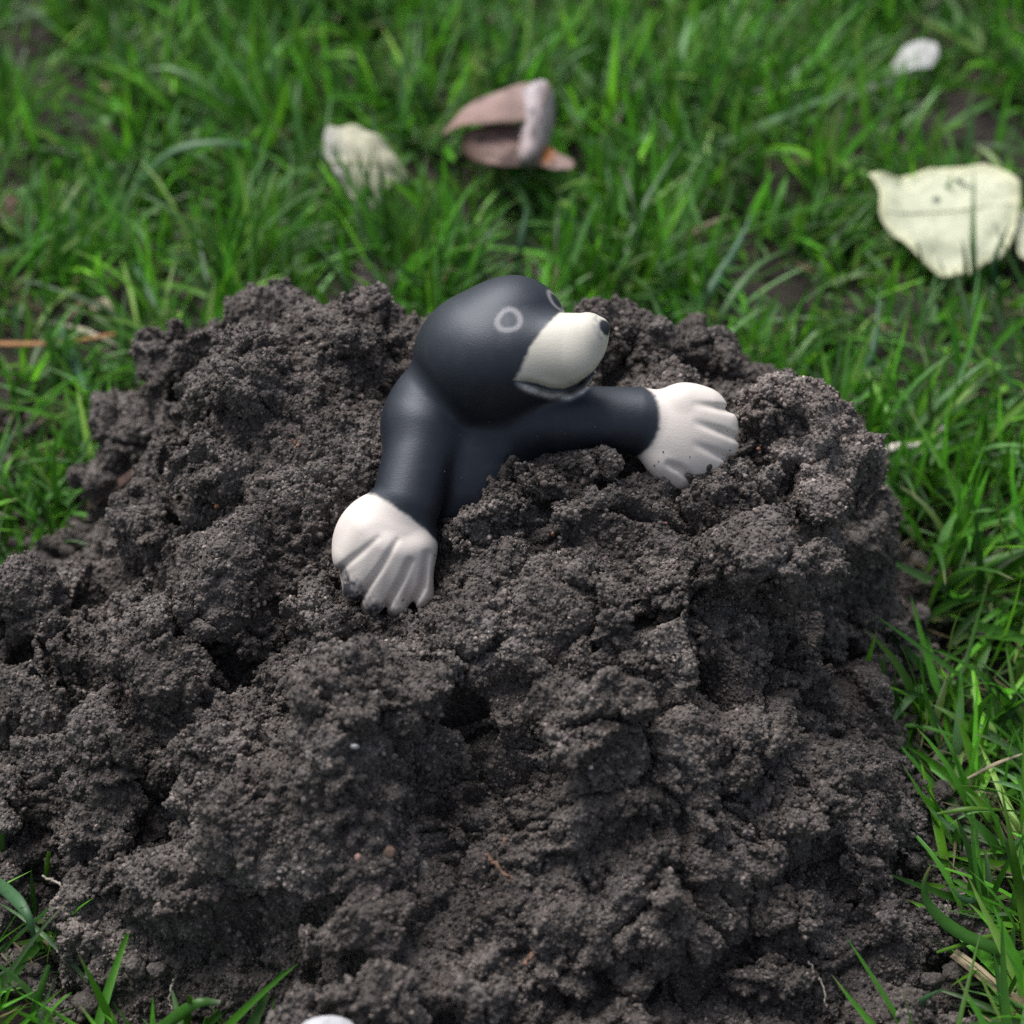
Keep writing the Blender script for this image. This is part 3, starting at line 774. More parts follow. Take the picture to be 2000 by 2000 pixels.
for a, b, c, d_ in BARE:
    p0 = PZ(a, b, 0); k = np.linalg.norm(p0 - CAM) * 0.00025
    bare_w.append((p0[0], p0[1], c * k, d_ * k * 1.9))
def field(n, xr, yr, seed, thin=1.0):
    rr = np.random.default_rng(seed)
    x = rr.uniform(*xr, n); y = rr.uniform(*yr, n)
    q = np.stack([x, y, np.zeros(n)], 1)
    keep = np.ones(n, bool)
    inside = (np.abs(x) < .44) & (y > -.44) & (y < .39)
    hh = np.where(inside, Hq(x, y), -0.01)
    keep &= hh < -0.002 + 0.004 * rr.random(n)
    dens = np.clip(0.50 + 0.75 * vnoise(q, 0.05, 71) + 0.45 * vnoise(q, 0.018, 72), 0.06, 1)
    for bx, by, br, bd in bare_w:
        e = np.hypot((x - bx) / (br * 1.35), (y - by + .015) / (bd * 1.5)); dens = dens * np.clip(0.10 + 0.9 * (e - 0.55) / 0.6, 0.10, 1)
    keep &= rr.random(n) < dens * thin
    return q[keep]
def ground_z(p):
    z = 0.010 * vnoise(p, 0.11, 3) + 0.006 * vnoise(p, 0.04, 4)
    return z - 0.008
LEAFPOS = [tuple(PZ(a, b, 0)[:2]) for a, b in ((1780,470),(1880,500),(715,360),(1000,320),(960,320),(1790,120),(1990,480))]
def make_grass():
    parts = []
    for (n, xr, yr, seed, segs, fold, hs_, ws) in ((28000, (-.34, .34), (-.26, .42), 1, 7, 0.35, 1.1, 0.98), (50000, (-.62, .62), (.18, 1.0), 2, 5, 0, 1.25, 1.22), (16000, (-1.3, 1.3), (-.7, 1.9), 3, 4, 0, 1.1, 2.0)):
        b = field(n, xr, yr, seed)
        b = b[~((seed == 2) & (b[:, 1] < .42) & (np.abs(b[:, 0]) < .34))] if seed == 2 else b
        if seed == 3: b = b[(np.abs(b[:, 0]) > .6) | (b[:, 1] > 1.0) | (b[:, 1] < -.26)]
        if seed == 3:
            b = b[~((np.abs(b[:, 0]) < .35) & (b[:, 1] < -.30) & (b[:, 1] > -.75))]
        b[:, 2] = ground_z(b)
        m = len(b)
        h = (0.028 + 0.052 * rng.random(m) ** 1.3) * hs_ * (0.85 + 0.3 * vnoise(b, .09, 75))
        wd = (0.0020 + 0.0030 * rng.random(m)) * ws
        for lx, ly in LEAFPOS:
            h *= 1 - 0.42 * np.clip(1.4 - np.hypot((b[:, 0] - lx) / .055, (b[:, 1] - ly + .03) / .07), 0, 1)
        h *= 1 - .35 * ((b[:, 0] > .15) & (b[:, 1] < 0))
        # clumps share a direction
        az = 6.28 * vnoise(b, 0.05, 73) + rng.normal(0, 0.9, m)
        lean = np.abs(rng.normal(0.35, 0.38, m)); curl = rng.normal(0.55, 0.6, m)
        flat = rng.random(m) < 0.30 + 0.35 * (b[:, 0] > .15) * (b[:, 1] < 0.1)
        lean[flat] += 0.8; h[flat] *= 1.2
        col = GREENS[rng.choice(len(GREENS), m, p=GP)] * np.clip(np.exp(rng.normal(.05, .5, (m, 1))), .35, 2.4) * np.array([1.55, 1.58, 1.2])
        dry = rng.random(m) < 0.05; h[dry] *= .6; lean[dry] += .6
        col[dry] = STRAW[rng.integers(0, 3, dry.sum())]
        parts.append(blades(b, h, wd, az, lean, curl, col, segs, fold))
        # thatch: short dry bits lying at the base
        if seed < 3:
            tb = b[rng.random(m) < 0.22] + rng.normal(0, .004, (1, 3)) * [1, 1, 0]; m2 = len(tb); tb[:, 2] += 0.003
            parts.append(blades(tb, rng.uniform(.012, .035, m2), rng.uniform(.0006, .0016, m2), rng.uniform(0, 6.28, m2), rng.uniform(1.2, 1.6, m2), rng.normal(0, .3, m2),
                                STRAW[rng.integers(0, 3, m2)] * rng.uniform(.5, 1, (m2, 1)), 4, 0))
    V, Fq, Cc = merge(parts)
    me = mesh_np('grass', V, Fq); smooth(me); cattr(me, 'col', Cc)
    o = link('grass', me, M_GRASS)
    tag(o, 'unmown green lawn grass with dry thatch around the molehill', 'grass', kind='stuff')
    print('grass quads', len(Fq))
make_grass()

# ------------------------------------------------------------------ single blades, stems, roots
def strip(name, pts, width, col, label, cat, group=None, mat=None, taper=(0.5, 1, 0.05), fold=0.3, tipcol=None):
    """ribbon blade through 3-D points"""
    pts = np.array(pts, dtype=float); m = 18
    tt = np.linspace(0, len(pts) - 1, m)
    def cr(t):
        i = int(min(max(math.floor(t), 0), len(pts) - 2)); f = t - i
        p0, p1, p2, p3 = pts[max(i - 1, 0)], pts[i], pts[i + 1], pts[min(i + 2, len(pts) - 1)]
        return 0.5 * ((2 * p1) + (-p0 + p2) * f + (2 * p0 - 5 * p1 + 4 * p2 - p3) * f * f + (-p0 + 3 * p1 - 3 * p2 + p3) * f ** 3)
    c = np.array([cr(t) for t in tt]); d = np.gradient(c, axis=0); d /= np.linalg.norm(d, axis=1)[:, None]
    up = -F * 0.75 + np.array([0, 0, .6])
    s = np.cross(d, up); s /= np.linalg.norm(s, axis=1)[:, None]; nn = np.cross(s, d)
    t = np.linspace(0, 1, m); w = np.interp(t, [0, .45, 1], taper) * width / 2
    V = np.stack([c - s * w[:, None] + nn * (w * fold)[:, None], c, c + s * w[:, None] + nn * (w * fold)[:, None]], 1).reshape(-1, 3)
    V = np.concatenate([V, V - np.repeat(nn, 3, axis=0) * 0.00025])
    idx = np.arange(m * 3).reshape(m, 3); B = m * 3
    f = [np.stack([idx[:-1, j], idx[:-1, j + 1], idx[1:, j + 1], idx[1:, j]], -1) for j in (0, 1)]
    f += [q[:, ::-1] + B for q in f]
    f += [np.stack([idx[:-1, 0], idx[1:, 0], idx[1:, 0] + B, idx[:-1, 0] + B], -1), np.stack([idx[1:, 2], idx[:-1, 2], idx[:-1, 2] + B, idx[1:, 2] + B], -1)]
    org = c[0].copy()
    me = mesh_np(name, V - org, np.vstack(f)); smooth(me)
    cc = np.tile(np.array(col, dtype=float), (m * 3, 1)); t3 = np.repeat(t, 3)
    if tipcol is not None:
        k = np.clip((t3 - .8) / .2, 0, 1)[:, None]; cc = cc * (1 - k) + np.array(tipcol) * k
    cattr(me, 'col', np.concatenate([cc, cc]))
    o = link(name, me, mat or M_GRASS); o.location = org
    return tag(o, label, cat, group)
def tube(name, pts, r, col, label, cat, group=None, wob=0.0, seed=0):
    pts = np.array(pts, dtype=float); m = 26; rr = np.random.default_rng(seed)
    tt = np.linspace(0, len(pts) - 1, m)
    c = np.stack([np.interp(tt, np.arange(len(pts)), pts[:, i]) for i in range(3)], 1)
    for _ in range(2): c[1:-1] = (c[:-2] + c[1:-1] * 2 + c[2:]) / 4
    c[1:-1] += rr.normal(0, wob, (m - 2, 3)) + np.cumsum(rr.normal(0, wob * .5, (m - 2, 3)), 0) * np.sin(np.linspace(0, 3.14, m - 2))[:, None]
    d = np.gradient(c, axis=0); d /= np.linalg.norm(d, axis=1)[:, None]
    s = np.cross(d, np.array([.1, .2, 1.0])); s /= np.linalg.norm(s, axis=1)[:, None]; n2 = np.cross(s, d)
    a = np.arange(6) * math.pi / 3; rad = r * np.interp(np.linspace(0, 1, m), [0, .5, 1], [1, .85, .35]) * rr.uniform(.8, 1.2, m)
    V = (c[:, None] + (s[:, None] * np.cos(a)[None, :, None] + n2[:, None] * np.sin(a)[None, :, None]) * rad[:, None, None]).reshape(-1, 3)
    idx = np.arange(m * 6).reshape(m, 6); nx = np.roll(idx, -1, 1)
    f = np.stack([idx[:-1], nx[:-1], nx[1:], idx[1:]], -1).reshape(-1, 4)
    org = c[0].copy(); me = mesh_np(name, V - org, f); smooth(me); cattr(me, 'col', np.tile(np.array(col, dtype=float), (m * 6, 1)))
    o = link(name, me, M_TWIG); o.location = org
    return tag(o, label, cat, group)
def on(px, py, lift=0.002):
    p, d = hit(px, py); return p - F * lift
def atz(px, py, z): return PZ(px, py, z)

g1, g2, g3 = (0.05,0.16,0.02), (0.07,0.17,0.07), (0.10,0.24,0.02)
B_ = 'single grass blades standing out round the heap'
strip('grass_blade', [atz(2040,1660,.004), atz(1960,1630,.012), atz(1870,1590,.02), atz(1810,1510,.03), atz(1803,1440,.04), atz(1817,1395,.046)][::1] if False else
      [PZ(2060,1895,.003), PZ(1960,1860,.010), PZ(1870,1820,.016), PZ(1815,1770,.024), PZ(1805,1725,.032), PZ(1818,1690,.038)], .0050, g1,
      'broad dark green blade curving up beside the soil at lower right', 'grass blade', B_, taper=(.9, 1, .05), tipcol=(.25,.25,.08))
strip('grass_blade', [PZ(2010,1870,.0), PZ(1990,1740,.02), PZ(1978,1660,.04), PZ(1955,1535,.06)], .0042, g3, 'bright upright blade with a long thin tip at the right edge', 'grass blade', B_, taper=(.8, .9, .03))
strip('grass_blade', [PZ(1830,1590,.012), PZ(1900,1580,.016), PZ(1995,1585,.008)], .0022, g3, 'thin bright blade lying level above the curved broad blade', 'grass blade', B_)
strip('grass_blade', [PZ(1870,1860,.006), PZ(1830,1860,.014), PZ(1930,1830,.010), PZ(2010,1810,.006)][1:], .0020, g3, 'narrow bright blade crossing the broad curved blade', 'grass blade', B_)
strip('grass_blade', [PZ(1795,1980,.014), PZ(1800,1955,.02), PZ(1845,1930,.03)], .0026, g2, 'short bent blade poking from soil near the lower right corner', 'grass blade', B_)
strip('grass_blade', [PZ(1940,1750,.0), PZ(1890,1760,.014), PZ(1860,1735,.02)], .0030, g2, 'pale folded blade below the bright upright blade', 'grass blade', B_)
strip('grass_blade', [PZ(-40,1700,.010), PZ(20,1745,.028), PZ(55,1790,.03), PZ(70,1850,.018)], .0048, g2, 'grey green blade arching down at the lower left edge', 'grass blade', B_, taper=(.9,1,.1))
strip('grass_blade', [PZ(60,2010,.0), PZ(75,1950,.018), PZ(96,1885,.03)], .0032, g1, 'short upright blade in front of the lower left clod', 'grass blade', B_, taper=(.9,1,.4))
strip('grass_blade', [PZ(300,2020,.004), PZ(340,1990,.016), PZ(385,1960,.026), PZ(430,1958,.024)], .0046, g1, 'broad blade leaning right at the bottom left edge', 'grass blade', B_, taper=(.9,1,.35), tipcol=(.3,.4,.25))
strip('grass_blade', [PZ(365,2010,.006), PZ(372,1945,.03)], .0030, g3, 'stubby blade crossing the broad leaning blade at bottom left', 'grass blade', B_, taper=(.9,.9,.5))
strip('grass_blade', [PZ(90,1720,.004), PZ(96,1665,.026)], .0026, g3, 'cut blade stub below the crack at lower left', 'grass blade', B_, taper=(.7,1,.6))
strip('grass_blade', [PZ(10,1690,.0), PZ(5,1640,.02), PZ(18,1590,.035)], .0030, g1, 'curved dark blade rising at the left edge beside the slope', 'grass blade', B_)
strip('grass_blade', [PZ(70,1790,.0), PZ(85,1850,.004), PZ(60,1700,.03), PZ(28,1660,.04)][::2], .0022, g1, 'slender blade leaning left over the lower left grass', 'grass blade', B_)
# tall ones behind
strip('grass_blade', [PZ(1215,640,.0), PZ(1225,500,.022), PZ(1270,380,.040), PZ(1338,270,.052)], .0050, (.09,.2,.07), 'tall pale blade leaning right behind the figurine\'s snout', 'grass blade', B_)
strip('grass_blade', [PZ(1320,670,.0), PZ(1385,570,.022), PZ(1440,480,.035), PZ(1470,415,.044)], .0052, (.07,.19,.09), 'long blue green blade right of the tall pale blade', 'grass blade', B_)
strip('grass_blade', [PZ(1375,690,.0), PZ(1420,600,.022), PZ(1480,520,.033), PZ(1540,488,.034)], .0050, (.09,.2,.06), 'blade bending over right of the long blue green blade', 'grass blade', B_)
strip('grass_blade', [PZ(1120,520,.0), PZ(1140,460,.02), PZ(1172,395,.034)], .0052, g3, 'bright yellow green blade above the figurine\'s head', 'grass blade', B_, taper=(.8,1,.3))
strip('grass_blade', [PZ(535,590,.0), PZ(515,500,.026), PZ(503,412,.042)], .0052, g3, 'bright straight blade behind the pointed clod', 'grass blade', B_, taper=(.8,1,.25))
strip('grass_blade', [PZ(1010,540,.0), PZ(1018,470,.02), PZ(1030,400,.034)], .0040, (.08,.19,.10), 'grey green blade rising just behind the figurine\'s crown', 'grass blade', B_)
strip('grass_blade', [PZ(240,400,.01), PZ(330,300,.04), PZ(450,280,.045), PZ(550,310,.03)], .0050, (.08,.20,.08), 'long arching blade in the blurred grass upper left', 'grass blade', B_)
strip('grass_blade', [PZ(45,720,.0), PZ(60,640,.02), PZ(40,570,.035)], .0050, g3, 'wide bright blade at the left edge of the lawn', 'grass blade', B_)
strip('grass_blade', [PZ(1640,760,.0), PZ(1700,700,.02), PZ(1720,560,.04)], .0040, (.07,.19,.09), 'blade rising right of the heap in the shade', 'grass blade', B_)
strip('grass_blade', [PZ(1700,930,.01), PZ(1800,890,.016), PZ(1900,850,.024), PZ(2030,790,.030)], .0045, g1, 'long flat blade pointing to the right edge', 'grass blade', B_)
strip('grass_blade', [PZ(1830,1160,.0), PZ(1910,1110,.016), PZ(2040,1060,.026)], .0070, g1, 'broad flat blade at the right edge lower down', 'grass blade', B_)
strip('grass_blade', [PZ(240,480,.0), PZ(285,560,.012), PZ(330,650,.010)], .0040, (.10,.2,.10), 'pale blade hanging down towards the upper left clod', 'grass blade', B_)
strip('grass_blade', [PZ(110,620,.006), PZ(150,720,.012), PZ(185,800,.010)], .0046, (.08,.19,.11), 'bluish blade lying down left of the heap', 'grass blade', B_)
D_ = 'dry stalks lying about'
strip('dry_stalk', [PZ(-30,672,.012), PZ(80,672,.014), PZ(160,664,.014), PZ(235,650,.010)], .0026, (.34,.17,.07), 'orange dry stalk lying at the left edge', 'stalk', D_, M_TWIG, taper=(1,1,.5), fold=.6)
strip('dry_stalk', [PZ(1862,1862,.008), PZ(1900,1890,.008), PZ(1950,1930,.006), PZ(2010,1965,.004)], .0046, (.30,.24,.15), 'flat tan stalk in the lower right corner', 'stalk', D_, M_TWIG, taper=(.9,1,.6))
strip('dry_stalk', [PZ(1715,885,.016), PZ(1752,872,.026), PZ(1790,868,.018), PZ(1845,832,.028)], .0050, (.55,.50,.45), 'pale bent strip of dead grass right of the heap', 'stalk', D_, M_TWIG, taper=(1,.7,.5))
strip('dry_stalk', [PZ(175,990,.022), PZ(230,950,.040), PZ(295,900,.062)], .0050, (.16,.10,.08), 'brown stalk leaning against the left side of the heap', 'stalk', D_, M_TWIG, taper=(1,1,.7), fold=.6)
strip('dry_stalk', [PZ(1890,1520,.012), PZ(1950,1490,.018), PZ(2020,1465,.02)], .0016, (.36,.30,.20), 'thin straw coloured stalk over the grass at the right edge', 'stalk', D_, M_TWIG)
strip('dry_stalk', [PZ(100,630,.006), PZ(170,648,.008), PZ(240,680,.006)], .0032, (.30,.27,.2), 'limp beige stalk on bare earth upper left', 'stalk', D_, M_TWIG)
RT = [((1015,820),(1000,'')),]
roots = [([(380,800),(420,806),(470,816),(482,800)], .00028, 'pale hair root under the big rounded clod on the left'),
 ([(1735,1600),(1760,1625),(1790,1655)], .00030, 'straight pale root on the lower right slope'),
 ([(1735,1635),(1752,1655),(1780,1672)], .00032, 'second pale root just below the straight one on the lower right slope'),
 ([(90,1705),(120,1720),(150,1742),(200,1752)], .00042, 'wavy root bridging the crack at lower left'),
 ([(282,1768),(290,1750),(305,1735)], .00034, 'short root end hanging in the crack at lower left'),
 ([(345,1905),(340,1940),(342,1975)], .00040, 'thin vertical root above the leaning grass at bottom left'),
 ([(1118,1358),(1110,1385),(1118,1410)], .00036, 'curled root in the hollow between the front humps'),
 ([(1180,905),(1200,930),(1212,945)], .00034, 'fine root on the clod before the figurine\'s chest'),
 ([(1090,1075),(1105,1095),(1115,1108)], .00026, 'tiny root on the slope right of the front paw'),
 ([(1465,1200),(1472,1215),(1480,1225)], .00040, 'root tip sticking up above the right hollow'),
 ([(1575,1870),(1600,1910),(1610,1960)], .00034, 'drooping root low on the right slope'),
 ([(1850,1770),(1840,1745),(1880,1735),(1900,1745),(1925,1765)], .00036, 'forked looking root beneath the bright blades at lower right'),
 ([(950,1665),(985,1700),(1000,1715)], .00060, 'brown root fragment in the middle of the front slope'),
 ([(1022,1875),(1040,1855),(1055,1835)], .00060, 'stubby brown root near the bottom centre'),
 ([(540,712),(560,707),(580,702)], .00070, 'short orange root piece behind the big rounded clod'),
 ([(575,860),(576,870),(577,882)], .00055, 'tiny rust coloured root on the left wall beside the figurine')]
for i, (pp, r, lab) in enumerate(roots):
    rust = 'orange' in lab or 'rust' in lab or 'brown' in lab
    tube('root_fibre', [on(a, b, 0.006) for a, b in pp], r * 1.35, (.17,.10,.07) if rust else (.34,.30,.26), lab, 'root', 'roots in the soil', 0.00035, i)

# ------------------------------------------------------------------ leaves
def leaf(name, outline, plane_z, tilt, bend, colfn, label, cat='leaf', group='fallen leaves in the grass', wav=0.002, seed=0, vein=True, veincol=(.60,.61,.46), thick=0.00025):
    """outline in photo pixels, laid on a plane through the leaf's middle that is tilted from the ground"""
    ol = np.array(outline, dtype=float); n = 104
    cl = np.vstack([ol, ol[:1]]); seg = np.linalg.norm(np.diff(cl, axis=0), axis=1); s = np.concatenate([[0], np.cumsum(seg)])
    u = np.linspace(0, s[-1], n, endpoint=False); rim = np.stack([np.interp(u, s, cl[:, 0]), np.interp(u, s, cl[:, 1])], 1)
    rim = (np.roll(rim, 1, 0) + rim * 3 + np.roll(rim, -1, 0)) / 5
    rr_ = np.random.default_rng(seed + 50); ext = (ol.max(0) - ol.min(0)).mean(); rim = rim + np.stack([np.interp(np.arange(n), np.arange(0, n + 4, 4), rr_.normal(0, ext * .006, n // 4 + 1)) for _ in (0, 1)], 1)
    cen = rim.mean(0); cw = PZ(cen[0], cen[1], plane_z)
    nrm = np.array([math.sin(tilt[0]), -math.sin(tilt[1]), 1.0]); nrm /= np.linalg.norm(nrm)
    def proj(q):
        v = F[None] + (q[:, :1] - 1000) * .00025 * R + (1000 - q[:, 1:2]) * .00025 * U
        t = ((cw - CAM) @ nrm) / (v @ nrm); return CAM + v * t[:, None]
    K = 26; V = [cw[None]]; rad = [np.zeros(1)]
    for k in range(1, K + 1):
        V.append(proj(cen + (rim - cen) * (k / K))); rad.append(np.full(n, k / K))
    V = np.vstack(V); rad = np.concatenate(rad)
    ax = np.cross(nrm, [1, 0, 0]); ax /= np.linalg.norm(ax); bx = np.cross(ax, nrm)
    L = V - cw; a_, b_ = L @ bx, L @ ax
    size = max(np.abs(a_).max(), np.abs(b_).max())
    off = bend[0] * (a_ / size) ** 2 + bend[1] * (b_ / size) ** 2 + bend[2] * a_ * b_ / size ** 2
    off += wav * vnoise(V, 0.012, seed + 80) * rad + wav * .5 * vnoise(V, .005, seed + 81) * rad ** 2
    V = V + nrm * off[:, None]
    f3 = [[0, 1 + j, 1 + (j + 1) % n] for j in range(n)]
    q = []
    for k in range(K - 1):
        o1 = 1 + k * n; o2 = o1 + n
        for j in range(n): q.append([o1 + j, o2 + j, o2 + (j + 1) % n, o1 + (j + 1) % n])
    me = bpy.data.meshes.new(name); me.from_pydata((V - cw).tolist(), [], f3 + q); me.update(); smooth(me)
    cattr(me, 'col', colfn(a_ / size, b_ / size, rad, V))
    o = link(name, me, M_LEAF); o.location = cw
    md = o.modifiers.new('thick', 'SOLIDIFY'); md.thickness = thick; md.offset = 0
    tag(o, label, cat, group)
    if vein:
        t = np.linspace(-.8, .85, 14); j = np.argsort(a_)
        pts = []
        for tt in t:
            k = np.argmin((a_ / size - tt * (np.abs(a_).max() / size)) ** 2 + (b_ / size - .06 * tt) ** 2 * 1.5); pts.append(V[k] + nrm * 0.0005)
        ob = tube('midrib', pts, .00045, veincol, None, None)
        ob.location = Vector(ob.location) - Vector(cw); ob.parent = o
    return o
def c_pale(a, b, r, V):
    c = np.tile(np.array([.66, .68, .50]), (len(a), 1)) * (1 + .05 * vnoise(V, .01, 91))[:, None]
    e = np.clip((r - .82) / .18, 0, 1)[:, None] * .45; c = c * (1 - e) + np.array([.60, .58, .30]) * e
    sp = np.hypot((a + .09) / .05, (b - .20) / .055) < 1; c[sp] = (.10, .13, .11)
    return c
leaf('pale_leaf', [(1694,343),(1745,336),(1792,336),(1839,318),(1906,323),(1955,334),(1990,368),(1990,415),(1982,450),(1968,480),(1952,500),(1920,514),(1890,532),(1849,534),(1807,514),(1772,486),(1738,460),(1716,432),(1719,393),(1712,372)],
     .024, (-.05, .32), (.006, -.004, .003), c_pale, 'large pale cream leaf with a dark spot lying in the grass at right', seed=1, wav=.003)
leaf('pale_leaf', [(1975,430),(2010,405),(2060,420),(2070,470),(2020,510),(1990,500),(1985,470)], .016, (0, .3), (.002, 0, 0), c_pale, 'cream leaf cut by the right edge beside the large pale leaf', seed=2, vein=False)
def c_p2(a, b, r, V):
    c = np.tile(np.array([.62, .60, .44]), (len(a), 1)); k = np.clip(-a * 1.6 - b * .2 - .3, 0, .6)[:, None]
    return c * (1 - k) + np.array([.34, .34, .36]) * k
leaf('pale_leaf', [(645,235),(690,240),(735,262),(770,290),(785,322),(800,330),(795,350),(770,355),(750,375),(735,400),(715,420),(700,400),(680,370),(655,340),(640,300),(635,260)],
     .036, (.35, .75), (-.012, -.004, 0), c_p2, 'small cream and grey leaf standing in the grass behind the pointed clod', seed=3, wav=.003, veincol=(.5,.5,.25))
def c_w(a, b, r, V): return np.tile(np.array([.60, .60, .58]), (len(a), 1)) * (1 + .15 * vnoise(V, .008, 95))[:, None]
leaf('pale_leaf', [(1742,120),(1765,90),(1800,78),(1830,82),(1835,105),(1820,128),(1780,138),(1750,140)], .02, (-.2, .6), (-.004, 0, 0), c_w, 'far white leaf at the top right by the bare earth', seed=4, vein=False)
def c_st(a, b, r, V): return np.tile(np.array([.50, .44, .30]), (len(a), 1))
leaf('seed_husk', [(176,590),(190,580),(215,580),(227,590),(224,602),(195,603),(178,600)], .004, (0, .2), (-.003, -.003, 0), c_st, 'pale beige husk on bare earth upper left', 'husk', 'husks on the bare earth', .0003, 5, False, thick=.001)
leaf('seed_husk', [(128,612),(150,590),(165,582),(168,590),(150,612),(132,622)], .004, (0, .2), (-.002, -.002, 0), lambda a, b, r, V: np.tile(np.array([.36,.25,.18]), (len(a), 1)), 'narrow brownish husk left of the beige husk', 'husk', 'husks on the bare earth', .0003, 6, False, thick=.001)
def c_rb(a, b, r, V): return np.tile(np.array([.10, .035, .03]), (len(a), 1))
leaf('brown_leaf', [(-10,385),(20,375),(50,400),(55,430),(20,440),(-10,430)], .008, (0, .2), (-.002, 0, 0), c_rb, 'dark red brown leaf scrap at the left edge in the grass', 'leaf', 'fallen leaves in the grass', .001, 7, False)

def curled_leaf():
    root = empty('brown_leaf', PZ(990, 330, 0))
    tag(root, 'curled pinkish brown dead leaf with a pale fold and an orange spot', 'leaf', 'fallen leaves in the grass')
    def patch(name, rows, colfn, lab=None):
        rows = [[P(a, b, d - .05) for a, b, d in r] for r in rows]; A = np.array(rows)
        n1, n2 = 16, 20
        def interp(arr, m):
            k = len(arr); t = np.linspace(0, k - 1, m); out = []
            for x in t:
                i = int(min(math.floor(x), k - 2)); f = x - i
                p0, p1, p2, p3 = arr[max(i - 1, 0)], arr[i], arr[i + 1], arr[min(i + 2, k - 1)]
                out.append(0.5 * ((2 * p1) + (-p0 + p2) * f + (2 * p0 - 5 * p1 + 4 * p2 - p3) * f * f + (-p0 + 3 * p1 - 3 * p2 + p3) * f ** 3))
            return np.array(out)
        G = interp(np.array([interp(r, n2) for r in A]), n1)
        V = G.reshape(-1, 3); V = V + (0.0022 * vnoise(V, .012, 97) + .0009 * vnoise(V, .004, 94))[:, None] * np.array([.2, -.6, .6])
        idx = np.arange(n1 * n2).reshape(n1, n2)
        f = np.stack([idx[:-1, :-1], idx[:-1, 1:], idx[1:, 1:], idx[1:, :-1]], -1).reshape(-1, 4)
        me = mesh_np(name, V - np.array(root.location), f); smooth(me)
        uu = np.repeat(np.linspace(0, 1, n1), n2); vv = np.tile(np.linspace(0, 1, n2), n1)
        cc_ = colfn(uu, vv) * (1 + .35 * vnoise(V, .009, 98) + .2 * vnoise(V, .003, 99))[:, None]; cc_[vnoise(V, .006, 96) > .55] *= .55
        cattr(me, 'col', np.clip(cc_, 0, 1))
        o = link(name, me, M_LEAF, root); md = o.modifiers.new('t', 'SOLIDIFY'); md.thickness = .0003
        if lab: o['label'] = lab
    pink, brown, white, orange = np.array([.36,.25,.225]), np.array([.21,.125,.10]), np.array([.50,.44,.45]), np.array([.62,.22,.03])
    mx = lambda a, b, t: a[None] * (1 - t[:, None]) + b[None] * t[:, None]
    # back flap arching over
    patch('upper_lobe', [[(862,266,1.258),(895,246,1.245),(930,243,1.236),(985,238,1.232),(1055,236,1.23)],
                         [(870,252,1.275),(908,212,1.262),(962,188,1.262),(1020,172,1.255),(1070,165,1.25)],
                         [(890,240,1.30),(925,200,1.30),(975,180,1.30),(1030,162,1.30),(1075,175,1.29)]],
          lambda u, v: mx(pink, brown, np.clip(1 - u * 2.2, 0, 1) * .8), 'pinkish brown upper lobe')
    patch('lower_lobe', [[(903,262,1.262),(925,250,1.25),(965,243,1.247),(1018,243,1.243)],
                         [(900,285,1.256),(930,283,1.243),(970,283,1.238),(1020,283,1.237)],
                         [(905,305,1.258),(940,318,1.238),(985,325,1.232),(1030,325,1.231)]],
          lambda u, v: mx(brown * 1.3, pink, np.clip(v * .5 + u * .3, 0, 1)), 'brown lower lobe')
    patch('folded_edge', [[(1015,185,1.25),(1035,165,1.245),(1062,158,1.25),(1082,185,1.262)],
                          [(1018,225,1.24),(1038,215,1.232),(1065,215,1.238),(1083,228,1.256)],
                          [(1016,270,1.235),(1032,265,1.226),(1058,268,1.232),(1072,275,1.25)],
                          [(1010,310,1.232),(1026,308,1.222),(1048,310,1.228),(1062,312,1.245)],
                          [(1018,324,1.236),(1030,328,1.23),(1044,328,1.233),(1055,322,1.245)]],
          lambda u, v: mx(white, pink, np.clip(u * .6, 0, .5)), 'pale folded edge')
    patch('leaf_tip', [[(1048,280,1.25),(1068,286,1.245),(1092,300,1.24),(1118,312,1.238)],
                       [(1044,305,1.24),(1066,308,1.236),(1090,313,1.234),(1122,320,1.234)],
                       [(1040,322,1.236),(1062,326,1.232),(1088,330,1.23),(1116,330,1.23)]],
          lambda u, v: mx(pink, orange, np.clip(1.3 - np.hypot((v - .28) / .3, (u - .25) / .6), 0, 1)), 'brown tip with an orange spot')
curled_leaf()

for i, (x0, y0, x1, y1, x2, y2, lab) in enumerate([(1905,585,1900,480,1902,335,'thin dark blade standing straight in front of the large pale leaf'),(1840,590,1846,545,1832,500,'short blade covering the lower rim of the large pale leaf'),
    (1870,590,1885,530,1880,470,'blade tip rising before the lower half of the large pale leaf'),(1780,560,1800,520,1790,470,'blade leaning over the lower left rim of the large pale leaf'),(1960,600,1940,520,1975,430,'blade in the gap between the two cream leaves'),
    (640,430,632,330,648,180,'long upright blade crossing the left side of the small cream and grey leaf'),(720,430,716,370,730,280,'thin blade in front of the small cream and grey leaf'),(760,440,752,390,748,330,'short blade at the foot of the small cream and grey leaf')]):
    strip('grass_blade', [PZ(x0, y0, .0), PZ(x1, y1, .028), PZ(x2, y2, .05)], .0040, (g1, g2, (.06, .17, .03))[i % 3], lab, 'grass blade', B_)

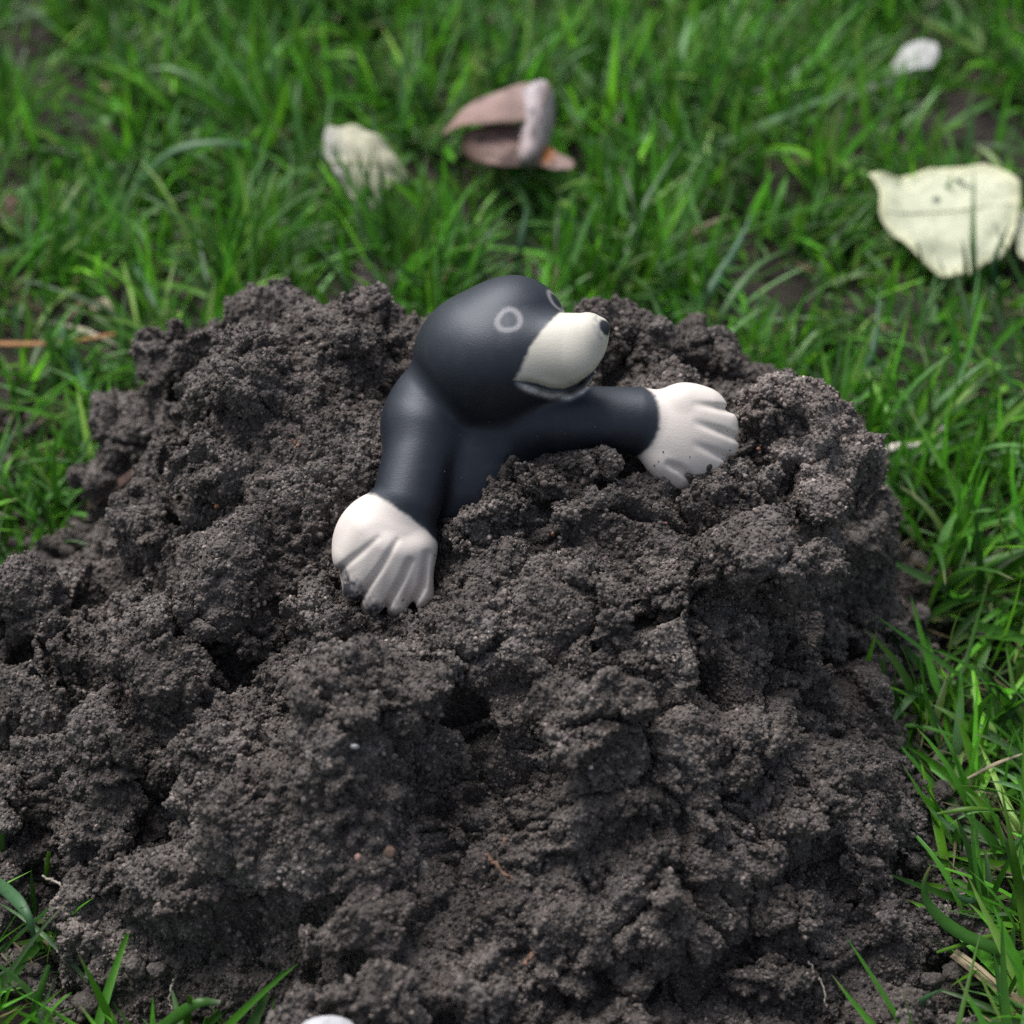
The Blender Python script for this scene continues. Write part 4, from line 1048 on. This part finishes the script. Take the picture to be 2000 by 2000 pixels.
# ------------------------------------------------------------------ pebble, brick crumbs
def stone(name, p, rad, col, label, cat, group=None, seed=0, line=False):
    rr = np.random.default_rng(seed); v, f = ICO[3]
    L = clod_shape(v, (1, 1, 1), rr, 0.25 if line else 1.0) * np.array(rad) * (1 if line else rr.uniform(.55, 1.2, 3))
    L = L[:, :1] * R + L[:, 2:3] * U + L[:, 1:2] * F
    me = mesh_np(name, L, f); smooth(me); cattr(me, 'col', np.tile(np.array(col, dtype=float), (len(L), 1)))
    o = link(name, me, M_TWIG); o.location = p; tag(o, label, cat, group); return o
pb = P(640, 2032, .680)
stone('pebble', pb, (.0118, .010, .0085), (.44,.44,.46), 'pale grey pebble with a thin brown line at the bottom edge', 'pebble', None, 3, True)
ppt = [pb + np.array(q[0]) * R - F * q[1] + U * q[2] for q in ((-.0098,.0045,.0005),(-.004,.0078,.0042),(.002,.0080,.0052),(.0088,.0050,.0046))]
t_ = tube('vein_line', ppt, .00055, (.12,.09,.09), None, None); t_.parent = bpy.data.objects['pebble']; t_.location = Vector(t_.location) - Vector(pb)
bits = [(1080,1043,7,'orange brick crumb on the slope right of the front paw'),(1572,828,7,'orange brick crumb on top of the big sandy clod'),(1480,877,7,'orange crumb beside the right paw\'s finger tips'),
        (1490,803,6,'rusty crumb high on the left flank of the big sandy clod'),(762,1662,14,'brown stone chip on the front hump'),(700,1672,11,'pinkish stone chip left of the brown one'),
        (985,1640,6,'reddish chip in the middle of the front slope'),(1300,1022,5,'small orange grain on the slope below the right paw'),(1665,1605,14,'dull brown pebble set in the lower right slope'),
        (462,750,6,'pale grit grain on the big rounded clod'),(435,1130,8,'pale grit grain on the slope left of the front paw'),(693,1457,8,'whitish grit grain on the front hump'),
        (1154,1498,5,'bright white grain on the right front hump'),(425,990,7,'small reddish crumb low on the left wall'),(612,892,7,'round pinkish grain on the wall left of the figurine')]
for i, (a, b, r, lab) in enumerate(bits):
    colr = (.26,.11,.07) if ('orange' in lab or 'rust' in lab or 'red' in lab) else (.20,.13,.10) if 'brown' in lab else (.5,.48,.46) if ('white' in lab or 'whitish' in lab) else (.34,.30,.28)
    if 'pink' in lab: colr = (.36,.22,.19)
    stone('stone_chip', on(a, b, .002), np.array([r, r * .9, r * .85]) * .00017, colr, lab, 'chip', 'chips and grains in the soil', 20 + i)
